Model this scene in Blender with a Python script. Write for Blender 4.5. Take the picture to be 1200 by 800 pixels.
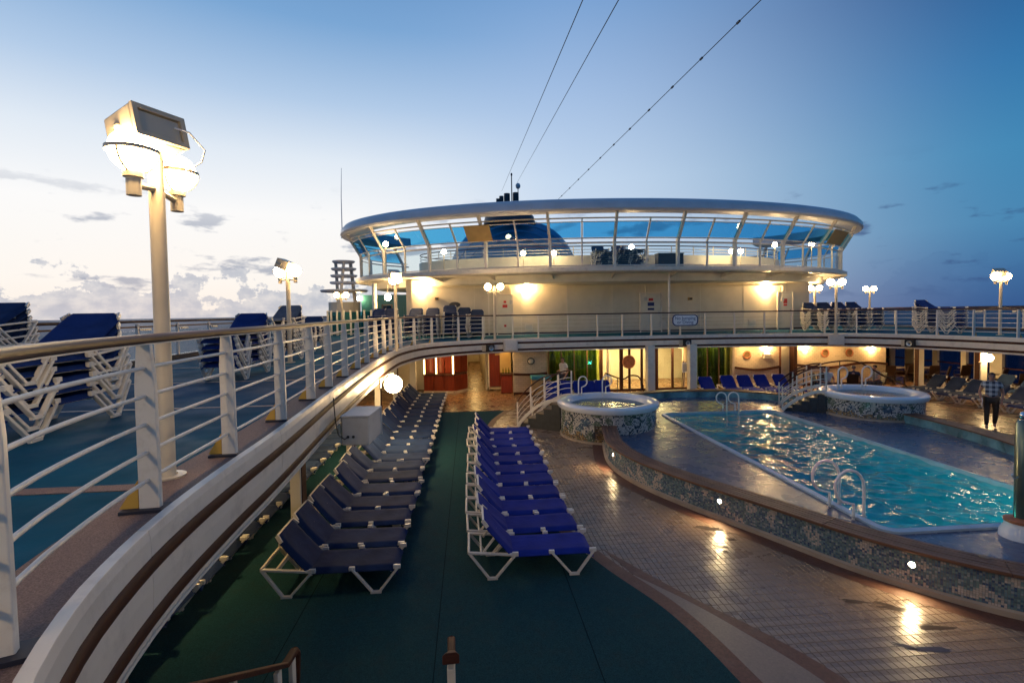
import bpy, bmesh, math, random
from mathutils import Vector, Matrix, noise
random.seed(7)
R = math.radians
PI = math.pi
scene = bpy.context.scene
for o in list(bpy.data.objects):
    bpy.data.objects.remove(o)
C = scene.collection

# ------------------------------------------------------------------ camera
F_PX, CAM_H = 580.0, 3.9
PSI, PITCH, ROLL, SHIFT = R(4.93), R(1.97), R(-0.87), -14.0
cam_d = bpy.data.cameras.new('camera')
cam = bpy.data.objects.new('camera', cam_d)
C.objects.link(cam)
cam_d.sensor_width = 36.0
cam_d.lens = F_PX / 1200.0 * 36.0
cam_d.shift_y = SHIFT / 1200.0
cam_d.clip_start = 0.05
cam_d.clip_end = 30000
CAM_R = Matrix.Rotation(-PSI, 3, 'Z') @ Matrix.Rotation(PI / 2 - PITCH, 3, 'X') @ Matrix.Rotation(ROLL, 3, 'Z')
cam.matrix_world = Matrix.Translation((0, 0, CAM_H)) @ CAM_R.to_4x4()
scene.camera = cam
scene.render.resolution_x, scene.render.resolution_y = 1024, 682

def _ray(x, y):
    return CAM_R @ Vector(((x - 600) / F_PX, -(y - 400 - SHIFT) / F_PX, -1.0))
def gz(x, y, z):            # where the line of sight through a pixel meets height z
    d = _ray(x, y); return Vector((0, 0, CAM_H)) + d * ((z - CAM_H) / d.z)
def gy(x, y, Y):
    d = _ray(x, y); return Vector((0, 0, CAM_H)) + d * (Y / d.y)
def gx(x, y, X):
    d = _ray(x, y); return Vector((0, 0, CAM_H)) + d * (X / d.x)

# ------------------------------------------------------------------ world: dusk sky
SUN_AZ = R(-32)             # measured from +Y towards +X: the glow is off to port
world = bpy.data.worlds.new('World')
scene.world = world
world.use_nodes = True
wn, wl = world.node_tree.nodes, world.node_tree.links
wn.clear()
def wmath(op, a, b=None, c=None, clamp=False):
    n = wn.new('ShaderNodeMath'); n.operation = op; n.use_clamp = clamp
    for i, v in enumerate((a, b, c)):
        if v is None: continue
        if isinstance(v, (int, float)): n.inputs[i].default_value = v
        else: wl.new(v, n.inputs[i])
    return n.outputs[0]
def wramp(fac, stops):
    n = wn.new('ShaderNodeValToRGB'); wl.new(fac, n.inputs[0])
    els = n.color_ramp.elements
    while len(els) < len(stops): els.new(0.5)
    for e, (p, c) in zip(els, stops):
        e.position = p; e.color = (c[0], c[1], c[2], 1)
    return n.outputs[0]
def wmix(f, a, b, mode='MIX'):
    n = wn.new('ShaderNodeMixRGB'); n.blend_type = mode
    for i, v in enumerate((f, a, b)):
        if isinstance(v, (int, float)): n.inputs[i].default_value = v
        elif isinstance(v, tuple): n.inputs[i].default_value = (*v, 1)
        else: wl.new(v, n.inputs[i])
    return n.outputs[0]
def srgb(r, g, b):
    return tuple((v / 255 / 12.92 if v <= 10 else ((v / 255 + 0.055) / 1.055) ** 2.4) for v in (r, g, b))
def smooth(v, a, b):
    n = wn.new('ShaderNodeMapRange'); n.interpolation_type = 'SMOOTHSTEP'
    wl.new(v, n.inputs[0]); n.inputs[1].default_value = a; n.inputs[2].default_value = b
    return n.outputs[0]
tc = wn.new('ShaderNodeTexCoord')
sep = wn.new('ShaderNodeSeparateXYZ'); wl.new(tc.outputs['Generated'], sep.inputs[0])
dx, dy, dz = sep.outputs
hor = wmath('SQRT', wmath('ADD', wmath('MULTIPLY', dx, dx), wmath('MULTIPLY', dy, dy)))
cosaz = wmath('DIVIDE', wmath('ADD', wmath('MULTIPLY', dx, math.sin(SUN_AZ)), wmath('MULTIPLY', dy, math.cos(SUN_AZ))), wmath('MAXIMUM', hor, 0.001))
el = wmath('MAXIMUM', dz, 0.0)
s_sun = wramp(el, [(0.0, srgb(246, 238, 228)), (0.06, srgb(250, 246, 240)), (0.18, srgb(250, 250, 250)), (0.28, srgb(224, 234, 245)), (0.37, srgb(178, 203, 232)), (0.48, srgb(122, 166, 212)), (0.60, srgb(92, 138, 192)), (1.0, srgb(66, 100, 150))])
s_mid = wramp(el, [(0.0, srgb(206, 208, 224)), (0.08, srgb(212, 221, 236)), (0.25, srgb(196, 216, 239)), (0.40, srgb(162, 190, 227)), (0.54, srgb(118, 160, 210)), (1.0, srgb(66, 100, 150))])
s_anti = wramp(el, [(0.0, srgb(54, 90, 142)), (0.04, srgb(60, 106, 156)), (0.12, srgb(72, 134, 178)), (0.22, srgb(66, 136, 182)), (0.33, srgb(52, 118, 172)), (0.45, srgb(42, 92, 148)), (1.0, srgb(58, 92, 142))])
sky = wmix(smooth(cosaz, 0.10, 0.78), s_anti, s_mid)
sky = wmix(smooth(cosaz, 0.70, 0.975), sky, s_sun)
# clouds low over the horizon
azn = wmath('ARCTAN2', dx, dy)
comb = wn.new('ShaderNodeCombineXYZ')
wl.new(wmath('MULTIPLY', azn, 13.0), comb.inputs[0]); wl.new(wmath('MULTIPLY', dz, 17.0), comb.inputs[1])
def wnoise(vec, scale, detail, rough, off):
    m = wn.new('ShaderNodeVectorMath'); m.operation = 'ADD'; wl.new(vec, m.inputs[0]); m.inputs[1].default_value = off
    n = wn.new('ShaderNodeTexNoise'); wl.new(m.outputs[0], n.inputs['Vector'])
    n.inputs['Scale'].default_value = scale; n.inputs['Detail'].default_value = detail; n.inputs['Roughness'].default_value = rough
    return n.outputs[0]
n1 = wnoise(comb.outputs[0], 0.95, 9, 0.62, (3.1, 0.4, 0))
comb2 = wn.new('ShaderNodeCombineXYZ')
wl.new(wmath('MULTIPLY', azn, 8.5), comb2.inputs[0]); wl.new(wmath('MULTIPLY', dz, 26.0), comb2.inputs[1])
n2 = wnoise(comb2.outputs[0], 1.0, 5, 0.55, (7.7, 2.2, 4.0))
thr = wmath('ADD', 0.33, wmath('MULTIPLY', el, 3.2))
bank = wmath('MULTIPLY', smooth(wmath('SUBTRACT', n1, thr), 0.0, 0.035), wmath('ADD', 0.15, wmath('MULTIPLY', 0.85, smooth(cosaz, 0.3, 0.85))))
bank = wmath('MULTIPLY', bank, wmath('SUBTRACT', 1.0, smooth(el, 0.09, 0.16)))
puff = smooth(n2, 0.56, 0.66)
puff = wmath('MULTIPLY', puff, wmath('MULTIPLY', smooth(el, 0.005, 0.05), wmath('SUBTRACT', 1.0, smooth(el, 0.13, 0.25))))
cl_col = wmix(smooth(cosaz, 0.2, 0.9), srgb(52, 90, 140), srgb(172, 182, 198))
shade = wnoise(comb.outputs[0], 2.6, 4, 0.6, (1.0, 5.5, 0))
cl_col2 = wmix(smooth(shade, 0.35, 0.7), cl_col, wmix(0.5, cl_col, sky))
cl_dark = wmix(smooth(cosaz, 0.2, 0.9), srgb(50, 74, 124), srgb(138, 152, 176))
sky = wmix(wmath('MULTIPLY', bank, 0.8), sky, cl_col2)
sky = wmix(wmath('MULTIPLY', puff, 0.72), sky, cl_dark)
# a little of the physical sky for the colour of the light high up
nish = wn.new('ShaderNodeTexSky'); nish.sky_type = 'NISHITA'; nish.sun_disc = False
nish.sun_elevation = R(1.0); nish.sun_rotation = SUN_AZ
sky = wmix(0.003, sky, nish.outputs[0], 'ADD')
bg = wn.new('ShaderNodeBackground'); bg.inputs[1].default_value = 1.0
wl.new(sky, bg.inputs[0])
wo = wn.new('ShaderNodeOutputWorld'); wl.new(bg.outputs[0], wo.inputs[0])

# the last glow of the sun, low over the port side
sd = bpy.data.lights.new('sun', 'SUN'); sd.energy = 0.22; sd.angle = R(14); sd.color = (1.0, 0.86, 0.72)
so = bpy.data.objects.new('sun', sd); C.objects.link(so)
sdir = Vector((math.sin(SUN_AZ) * math.cos(R(7)), math.cos(SUN_AZ) * math.cos(R(7)), math.sin(R(7))))
so.rotation_euler = sdir.to_track_quat('Z', 'Y').to_euler()

scene.view_settings.view_transform = 'Standard'
scene.view_settings.look = 'None'
scene.view_settings.exposure = 0.0
scene.view_settings.gamma = 1.0
scene.view_settings.use_curve_mapping = False
cy = scene.cycles
cy.use_denoising = True
cy.caustics_reflective = False; cy.caustics_refractive = False
cy.sample_clamp_indirect = 3.0
cy.max_bounces = 8; cy.diffuse_bounces = 3; cy.glossy_bounces = 3; cy.transparent_max_bounces = 16; cy.transmission_bounces = 4
cy.use_light_tree = True

# ------------------------------------------------------------------ materials
MATS = {}
def mat(name, col, rough=0.5, var=0.0, vscale=3.0, bump=0.0, bscale=40.0, metal=0.0, spec=0.5, rvar=0.0, coat=0.0,
        rnd=0.0, dirt=None, dscale=1.2, damt=0.0, sheen=0.0):
    m = bpy.data.materials.new(name); m.use_nodes = True
    nt = m.node_tree; N, L = nt.nodes, nt.links
    b = N['Principled BSDF']
    b.inputs['Base Color'].default_value = (*col, 1)
    b.inputs['Roughness'].default_value = rough
    b.inputs['Metallic'].default_value = metal
    b.inputs['Specular IOR Level'].default_value = spec
    b.inputs['Coat Weight'].default_value = coat
    if sheen: b.inputs['Sheen Weight'].default_value = sheen
    t = N.new('ShaderNodeTexCoord')
    src = None
    if var or damt or rnd:
        rgb = N.new('ShaderNodeRGB'); rgb.outputs[0].default_value = (*col, 1); src = rgb.outputs[0]
    if var:
        n = N.new('ShaderNodeTexNoise'); n.inputs['Scale'].default_value = vscale; n.inputs['Detail'].default_value = 6
        L.new(t.outputs['Object'], n.inputs['Vector'])
        mr = N.new('ShaderNodeMapRange'); L.new(n.outputs[0], mr.inputs[0])
        mr.inputs[1].default_value = 0.3; mr.inputs[2].default_value = 0.7
        mr.inputs[3].default_value = 1 - var; mr.inputs[4].default_value = 1 + var
        hs = N.new('ShaderNodeHueSaturation'); L.new(src, hs.inputs['Color']); L.new(mr.outputs[0], hs.inputs['Value']); src = hs.outputs[0]
    if rnd:
        oi = N.new('ShaderNodeObjectInfo')
        mr = N.new('ShaderNodeMapRange'); L.new(oi.outputs['Random'], mr.inputs[0])
        mr.inputs[3].default_value = 1 - rnd; mr.inputs[4].default_value = 1 + rnd
        hs = N.new('ShaderNodeHueSaturation'); L.new(src, hs.inputs['Color']); L.new(mr.outputs[0], hs.inputs['Value']); src = hs.outputs[0]
    if damt:
        n = N.new('ShaderNodeTexNoise'); n.inputs['Scale'].default_value = dscale; n.inputs['Detail'].default_value = 8; n.inputs['Roughness'].default_value = 0.7
        L.new(t.outputs['Object'], n.inputs['Vector'])
        mr = N.new('ShaderNodeMapRange'); L.new(n.outputs[0], mr.inputs[0]); mr.inputs[1].default_value = 0.5; mr.inputs[2].default_value = 0.72
        mr.inputs[4].default_value = damt
        mx = N.new('ShaderNodeMixRGB'); L.new(mr.outputs[0], mx.inputs[0]); L.new(src, mx.inputs[1]); mx.inputs[2].default_value = (*dirt, 1); src = mx.outputs[0]
    if src: L.new(src, b.inputs['Base Color'])
    if rvar:
        n = N.new('ShaderNodeTexNoise'); n.inputs['Scale'].default_value = 2.5; n.inputs['Detail'].default_value = 5
        L.new(t.outputs['Object'], n.inputs['Vector'])
        mr = N.new('ShaderNodeMapRange'); L.new(n.outputs[0], mr.inputs[0]); mr.inputs[1].default_value = 0.3; mr.inputs[2].default_value = 0.7
        mr.inputs[3].default_value = max(0.02, rough - rvar); mr.inputs[4].default_value = min(1, rough + rvar)
        L.new(mr.outputs[0], b.inputs['Roughness'])
    if bump:
        n = N.new('ShaderNodeTexNoise'); n.inputs['Scale'].default_value = bscale; n.inputs['Detail'].default_value = 4
        L.new(t.outputs['Object'], n.inputs['Vector'])
        bp = N.new('ShaderNodeBump'); bp.inputs['Strength'].default_value = bump; bp.inputs['Distance'].default_value = 0.01
        L.new(n.outputs[0], bp.inputs['Height']); L.new(bp.outputs[0], b.inputs['Normal'])
    MATS[name] = m
    return m
def emit(name, col, strength):
    m = bpy.data.materials.new(name); m.use_nodes = True
    N, L = m.node_tree.nodes, m.node_tree.links
    b = N['Principled BSDF']; b.inputs['Base Color'].default_value = (*[min(.8, c) for c in col], 1)
    b.inputs['Emission Color'].default_value = (*col, 1); b.inputs['Emission Strength'].default_value = strength
    MATS[name] = m
    return m
def schlick(N, L, f0, normal=None):
    g = N.new('ShaderNodeNewGeometry'); d = N.new('ShaderNodeVectorMath'); d.operation = 'DOT_PRODUCT'
    L.new(normal if normal else g.outputs['Normal'], d.inputs[0]); L.new(g.outputs['Incoming'], d.inputs[1])
    def mth(op, a, b):
        n = N.new('ShaderNodeMath'); n.operation = op
        for i, v in enumerate((a, b)):
            if v is None: continue
            if isinstance(v, (int, float)): n.inputs[i].default_value = v
            else: L.new(v, n.inputs[i])
        return n.outputs[0]
    c = mth('MINIMUM', mth('ABSOLUTE', d.outputs['Value'], None), 1.0)
    return mth('ADD', f0, mth('MULTIPLY', 1 - f0, mth('POWER', mth('SUBTRACT', 1.0, c), 5.0)))
def glass(name, tint, gloss=1.0, rough=0.02):
    m = bpy.data.materials.new(name); m.use_nodes = True
    N, L = m.node_tree.nodes, m.node_tree.links; N.clear()
    tr = N.new('ShaderNodeBsdfTransparent'); tr.inputs[0].default_value = (*tint, 1)
    gl = N.new('ShaderNodeBsdfGlossy'); gl.inputs['Roughness'].default_value = rough
    mu = N.new('ShaderNodeMath'); mu.operation = 'MULTIPLY'; mu.inputs[1].default_value = gloss; L.new(schlick(N, L, 0.03), mu.inputs[0])
    mx = N.new('ShaderNodeMixShader'); L.new(mu.outputs[0], mx.inputs[0]); L.new(tr.outputs[0], mx.inputs[1]); L.new(gl.outputs[0], mx.inputs[2])
    o = N.new('ShaderNodeOutputMaterial'); L.new(mx.outputs[0], o.inputs[0])
    MATS[name] = m
    return m
def wood(name, c1, c2, rough, scale=(3, 3, 60), coat=0.0, rnd=0.12):
    m = mat(name, c1, rough, coat=coat, spec=0.22)
    N, L = m.node_tree.nodes, m.node_tree.links; b = N['Principled BSDF']
    t = N.new('ShaderNodeTexCoord'); mp = N.new('ShaderNodeMapping'); L.new(t.outputs['Object'], mp.inputs[0]); mp.inputs['Scale'].default_value = scale
    n = N.new('ShaderNodeTexNoise'); n.inputs['Scale'].default_value = 1.0; n.inputs['Detail'].default_value = 7; n.inputs['Roughness'].default_value = 0.65
    L.new(mp.outputs[0], n.inputs['Vector'])
    rp = N.new('ShaderNodeValToRGB'); L.new(n.outputs[0], rp.inputs[0])
    rp.color_ramp.elements[0].position = 0.3; rp.color_ramp.elements[0].color = (*c2, 1)
    rp.color_ramp.elements[1].position = 0.7; rp.color_ramp.elements[1].color = (*c1, 1)
    oi = N.new('ShaderNodeObjectInfo'); mr = N.new('ShaderNodeMapRange'); L.new(oi.outputs['Random'], mr.inputs[0])
    mr.inputs[3].default_value = 1 - rnd; mr.inputs[4].default_value = 1 + rnd
    hs = N.new('ShaderNodeHueSaturation'); L.new(rp.outputs[0], hs.inputs['Color']); L.new(mr.outputs[0], hs.inputs['Value'])
    L.new(hs.outputs[0], b.inputs['Base Color'])
    bp = N.new('ShaderNodeBump'); bp.inputs['Strength'].default_value = 0.15; bp.inputs['Distance'].default_value = 0.004
    L.new(n.outputs[0], bp.inputs['Height']); L.new(bp.outputs[0], b.inputs['Normal'])
    return m
def attr_mat(name, rough, bump=0.0):
    m = mat(name, (0.3, 0.3, 0.3), rough)
    N, L = m.node_tree.nodes, m.node_tree.links
    a = N.new('ShaderNodeAttribute'); a.attribute_name = 'Col'
    L.new(a.outputs['Color'], N['Principled BSDF'].inputs['Base Color'])
    return m

mat('white_paint', (0.74, 0.665, 0.565), 0.42, var=0.05, vscale=1.5, dirt=(0.36, 0.30, 0.25), damt=0.45, dscale=3.6, rvar=0.1, bump=0.04, bscale=60)
mat('cream_paint', (0.72, 0.66, 0.54), 0.45, var=0.05, vscale=2.0, dirt=(0.42, 0.34, 0.24), damt=0.25, dscale=1.5)
mat('rail_white', (0.75, 0.69, 0.60), 0.38, var=0.04, vscale=6, dirt=(0.34, 0.22, 0.14), damt=0.30, dscale=9.0, rnd=0.05)
mat('teal_deck', (0.003, 0.066, 0.125), 0.8, spec=0.08, var=0.22, vscale=1.3, bump=0.25, bscale=160, rvar=0.15, dirt=(0.012, 0.05, 0.08), damt=0.3, dscale=0.9)
mat('pebble_border', (0.17, 0.105, 0.085), 0.75, var=0.5, vscale=150, bump=0.5, bscale=150)
mat('deck_line', (0.30, 0.24, 0.20), 0.6, var=0.2, vscale=20)
mat('green_carpet', (0.0145, 0.055, 0.066), 0.92, var=0.35, vscale=90, bump=0.7, bscale=260, spec=0.05, dirt=(0.035, 0.045, 0.04), damt=0.3, dscale=3.5)
mat('carpet_joint', (0.006, 0.022, 0.027), 0.95, spec=0.05)
mat('brown_band', (0.115, 0.048, 0.030), 0.6, var=0.25, vscale=30, bump=0.2, bscale=120, dirt=(0.20, 0.15, 0.12), damt=0.3, dscale=3)
mat('floor_tile', (0.225, 0.158, 0.114), 0.30, var=0.08, vscale=5, rvar=0.12, rnd=0.05, bump=0.12, bscale=70, dirt=(0.12, 0.09, 0.075), damt=0.25, dscale=0.7)
mat('wet_patch', (0.075, 0.055, 0.045), 0.12, var=0.1)
mat('beige_floor', (0.20, 0.15, 0.115), 0.45, var=0.12, vscale=40, bump=0.15, bscale=120, dirt=(0.12, 0.09, 0.07), damt=0.3, dscale=2)
mat('grout', (0.125, 0.09, 0.072), 0.7, var=0.2, vscale=9)
mat('inner_floor', (0.19, 0.098, 0.046), 0.28, var=0.10, vscale=3, rvar=0.06, bump=0.04, bscale=12)
wood('teak', (0.22, 0.115, 0.07), (0.10, 0.05, 0.032), 0.5)
wood('trim_wood', (0.075, 0.023, 0.012), (0.035, 0.012, 0.007), 0.65)
wood('rail_wood', (0.070, 0.026, 0.019), (0.034, 0.013, 0.010), 0.42)
wood('red_wood', (0.22, 0.035, 0.016), (0.11, 0.018, 0.010), 0.3, scale=(14, 14, 1.2), coat=0.2)
attr_mat('mosaic', 0.22)
mat('mosaic_bed', (0.16, 0.15, 0.14), 0.8)
mat('gelcoat', (0.74, 0.75, 0.76), 0.25, var=0.04, coat=0.2, dirt=(0.5, 0.47, 0.42), damt=0.2, dscale=3)
mat('pool_tile', (0.05, 0.46, 0.54), 0.3, var=0.12, vscale=3)
mat('coping_blue', (0.42, 0.52, 0.58), 0.3, var=0.1)
mat('marble', (0.14, 0.30, 0.33), 0.3, var=0.5, vscale=2.2, rvar=0.1, dirt=(0.05, 0.09, 0.10), damt=0.6, dscale=1.4)
mat('wet_deck', (0.075, 0.095, 0.15), 0.28, var=0.2, vscale=14, rvar=0.06, bump=0.5, bscale=11, dirt=(0.045, 0.06, 0.10), damt=0.35, dscale=1.2)
mat('sling_blue', (0.010, 0.024, 0.20), 0.85, spec=0.12, var=0.15, vscale=4, bump=0.8, bscale=7, rnd=0.15)
mat('sling_deck', (0.008, 0.028, 0.135), 0.85, spec=0.12, var=0.2, vscale=4, bump=0.8, bscale=7, rnd=0.15)
mat('sling_navy', (0.015, 0.032, 0.088), 0.85, spec=0.12, var=0.2, vscale=4, bump=0.8, bscale=7, rnd=0.2)
mat('resin', (0.70, 0.65, 0.57), 0.4, var=0.06, vscale=6, rnd=0.06, dirt=(0.4, 0.33, 0.25), damt=0.3, dscale=8)
mat('steel', (0.55, 0.55, 0.54), 0.3, metal=1.0, rvar=0.1)
mat('green_steel', (0.16, 0.19, 0.15), 0.22, metal=0.7, rvar=0.08)
mat('chrome', (0.75, 0.75, 0.75), 0.1, metal=1.0)
mat('handle_white', (0.84, 0.82, 0.76), 0.4)
mat('lamp_metal', (0.58, 0.48, 0.34), 0.42, var=0.08, vscale=5, rnd=0.05)
mat('dark_metal', (0.03, 0.032, 0.036), 0.5, var=0.2)
mat('navy_base', (0.012, 0.014, 0.03), 0.6)
mat('lamplit_yellow', (0.62, 0.36, 0.06), 0.5)  # warm lamp light on the post gussets, put into their colour
mat('black_rubber', (0.02, 0.02, 0.02), 0.7)
mat('wall_cream', (0.62, 0.55, 0.43), 0.55, var=0.08, vscale=1.2, dirt=(0.40, 0.33, 0.24), damt=0.4, dscale=0.8)
mat('red_sign', (0.55, 0.03, 0.02), 0.5)
mat('white_sign', (0.78, 0.78, 0.80), 0.4)
mat('blue_ink', (0.02, 0.03, 0.14), 0.5)
mat('tan_panel', (0.45, 0.28, 0.10), 0.6, var=0.1)
mat('roof_grey', (0.62, 0.62, 0.65), 0.4, var=0.05, vscale=1.0, dirt=(0.33, 0.33, 0.35), damt=0.2)
mat('teal_paint', (0.05, 0.25, 0.27), 0.4)
mat('green_curtain', (0.10, 0.15, 0.04), 0.6, var=0.4, vscale=3)
mat('terracotta', (0.36, 0.12, 0.05), 0.6, var=0.3, vscale=9)
mat('bronze', (0.20, 0.11, 0.045), 0.4, var=0.3, vscale=20, metal=0.4)
mat('chair_dark', (0.035, 0.018, 0.012), 0.5)
mat('skin', (0.42, 0.22, 0.15), 0.55)
mat('hair_dark', (0.012, 0.008, 0.006), 0.6)
mat('hair_grey', (0.09, 0.075, 0.065), 0.6)
mat('cloth_navy', (0.015, 0.02, 0.05), 0.8, var=0.2, vscale=12)
mat('cloth_white', (0.6, 0.58, 0.55), 0.8, var=0.1, vscale=12)
mat('cloth_grey', (0.16, 0.18, 0.24), 0.8, var=0.2, vscale=12)
mat('cloth_brown', (0.055, 0.036, 0.024), 0.85, var=0.25, vscale=14)
mat('cloth_pink', (0.55, 0.40, 0.36), 0.8)
mat('funnel_dark', (0.03, 0.04, 0.06), 0.5, var=0.2, vscale=0.4)
mat('funnel_blue', (0.50, 0.58, 0.60), 0.4, var=0.2, vscale=0.3)
mat('stone_cap', (0.42, 0.33, 0.24), 0.5, var=0.15, vscale=3)
mat('step_dark', (0.035, 0.04, 0.045), 0.5, var=0.3, vscale=5)
mat('step_wood', (0.12, 0.085, 0.06), 0.5, var=0.3, vscale=7)
mat('plastic_grey', (0.52, 0.51, 0.49), 0.45, var=0.06, vscale=5, dirt=(0.3, 0.27, 0.24), damt=0.35, dscale=6)
glass('glass_blue', (0.30, 0.67, 0.87))
glass('glass_clear', (0.90, 0.95, 0.96))
glass('glass_teal', (0.30, 0.62, 0.62))
glass('glass_dark', (0.30, 0.36, 0.48), 1.3)
glass('glass_green', (0.66, 0.76, 0.42), 1.0)
WARM = (1.0, 0.70, 0.34)
emit('globe_emit', (1.0, 0.68, 0.32), 80)
emit('fascia_globe_emit', (1.0, 0.68, 0.32), 130)
emit('far_globe_emit', (1.0, 0.70, 0.34), 120)
emit('near_globe_emit', (1.0, 0.70, 0.34), 90)
emit('fore_globe_emit', (1.0, 0.70, 0.36), 230)
mat('lens_glass', (0.55, 0.48, 0.36), 0.08, spec=0.8)
emit('sconce_emit', (1.0, 0.64, 0.27), 1100)
emit('ceiling_emit', (1.0, 0.66, 0.27), 320)
emit('kerb_emit', (1.0, 0.72, 0.36), 2800)
emit('pool_emit', (0.22, 1.0, 0.82), 80)
emit('corridor_emit', (1.0, 0.66, 0.25), 34)
emit('lobby_emit', (1.0, 0.72, 0.30), 55)
emit('bar_emit', (1.0, 0.66, 0.25), 7)

# plaid shirt
m = mat('plaid', (0.4, 0.4, 0.4), 0.8)
N_, L_ = m.node_tree.nodes, m.node_tree.links
t_ = N_.new('ShaderNodeTexCoord'); sx_ = N_.new('ShaderNodeSeparateXYZ'); L_.new(t_.outputs['Object'], sx_.inputs[0])
def stripe(sock, f):
    w = N_.new('ShaderNodeMath'); w.operation = 'MULTIPLY'; L_.new(sock, w.inputs[0]); w.inputs[1].default_value = f
    s = N_.new('ShaderNodeMath'); s.operation = 'SINE'; L_.new(w.outputs[0], s.inputs[0])
    g = N_.new('ShaderNodeMath'); g.operation = 'GREATER_THAN'; L_.new(s.outputs[0], g.inputs[0]); g.inputs[1].default_value = 0.0
    return g.outputs[0]
ad = N_.new('ShaderNodeMath'); ad.operation = 'ADD'; L_.new(stripe(sx_.outputs[0], 44), ad.inputs[0]); L_.new(stripe(sx_.outputs[2], 44), ad.inputs[1])
hv = N_.new('ShaderNodeMath'); hv.operation = 'MULTIPLY'; L_.new(ad.outputs[0], hv.inputs[0]); hv.inputs[1].default_value = 0.5
rp_ = N_.new('ShaderNodeValToRGB'); L_.new(hv.outputs[0], rp_.inputs[0])
rp_.color_ramp.elements[0].color = (0.62, 0.60, 0.58, 1); rp_.color_ramp.elements[1].color = (0.05, 0.05, 0.075, 1)
L_.new(rp_.outputs[0], m.node_tree.nodes['Principled BSDF'].inputs['Base Color'])

# tiled cream wall (tiles of two or three pixels in the photograph: a texture)
def tile_wall(name, col, col2, rough=0.35):
    m = mat(name, col, rough)
    N, L = m.node_tree.nodes, m.node_tree.links
    t = N.new('ShaderNodeTexCoord'); s = N.new('ShaderNodeSeparateXYZ'); L.new(t.outputs['Object'], s.inputs[0])
    a = N.new('ShaderNodeMath'); a.operation = 'ADD'; L.new(s.outputs[0], a.inputs[0]); L.new(s.outputs[1], a.inputs[1])
    c = N.new('ShaderNodeCombineXYZ'); L.new(a.outputs[0], c.inputs[0]); L.new(s.outputs[2], c.inputs[1])
    br = N.new('ShaderNodeTexBrick'); L.new(c.outputs[0], br.inputs['Vector'])
    br.inputs['Scale'].default_value = 1.0; br.inputs['Brick Width'].default_value = 0.22; br.inputs['Row Height'].default_value = 0.10
    br.inputs['Mortar Size'].default_value = 0.005; br.inputs['Color1'].default_value = (*col, 1); br.inputs['Color2'].default_value = (*[v * 0.85 for v in col], 1)
    br.inputs['Mortar'].default_value = (*col2, 1)
    L.new(br.outputs[0], N['Principled BSDF'].inputs['Base Color'])
    bp = N.new('ShaderNodeBump'); bp.inputs['Strength'].default_value = 0.3; bp.inputs['Distance'].default_value = 0.004; bp.invert = True
    L.new(br.outputs['Fac'], bp.inputs['Height']); L.new(bp.outputs[0], N['Principled BSDF'].inputs['Normal'])
tile_wall('tile_cream', (0.56, 0.44, 0.30), (0.32, 0.24, 0.16))

# pool water: light goes straight through, tinted; ripples in the reflection
def water(name, tint, bump, scale, rough=0.03):
    m = bpy.data.materials.new(name); m.use_nodes = True
    N, L = m.node_tree.nodes, m.node_tree.links; N.clear()
    t = N.new('ShaderNodeTexCoord')
    n = N.new('ShaderNodeTexNoise'); n.inputs['Scale'].default_value = scale; n.inputs['Detail'].default_value = 3
    L.new(t.outputs['Object'], n.inputs['Vector'])
    bp = N.new('ShaderNodeBump'); bp.inputs['Strength'].default_value = bump; bp.inputs['Distance'].default_value = 0.05
    L.new(n.outputs[0], bp.inputs['Height'])
    tr = N.new('ShaderNodeBsdfTransparent'); tr.inputs[0].default_value = (*tint, 1)
    gl = N.new('ShaderNodeBsdfGlossy'); gl.inputs['Roughness'].default_value = rough; L.new(bp.outputs[0], gl.inputs['Normal'])
    fac = schlick(N, L, 0.02, bp.outputs[0])
    mx = N.new('ShaderNodeMixShader'); L.new(fac, mx.inputs[0]); L.new(tr.outputs[0], mx.inputs[1]); L.new(gl.outputs[0], mx.inputs[2])
    o = N.new('ShaderNodeOutputMaterial'); L.new(mx.outputs[0], o.inputs[0])
    MATS[name] = m
water('pool_water', (0.30, 0.80, 0.84), 0.45, 5.0)
mat('tub_lining', (0.50, 0.74, 0.84), 0.3)
water('tub_water', (0.80, 0.94, 0.97), 0.25, 5.0)
m = mat('sea_water', (0.05, 0.10, 0.16), 0.6, spec=0.25)
N_, L_ = m.node_tree.nodes, m.node_tree.links
t_ = N_.new('ShaderNodeTexCoord'); n_ = N_.new('ShaderNodeTexNoise'); n_.inputs['Scale'].default_value = 0.12; n_.inputs['Detail'].default_value = 8; n_.inputs['Roughness'].default_value = 0.65
L_.new(t_.outputs['Object'], n_.inputs['Vector'])
bp_ = N_.new('ShaderNodeBump'); bp_.inputs['Strength'].default_value = 0.8; bp_.inputs['Distance'].default_value = 2.0
L_.new(n_.outputs[0], bp_.inputs['Height']); L_.new(bp_.outputs[0], m.node_tree.nodes['Principled BSDF'].inputs['Normal'])

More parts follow.
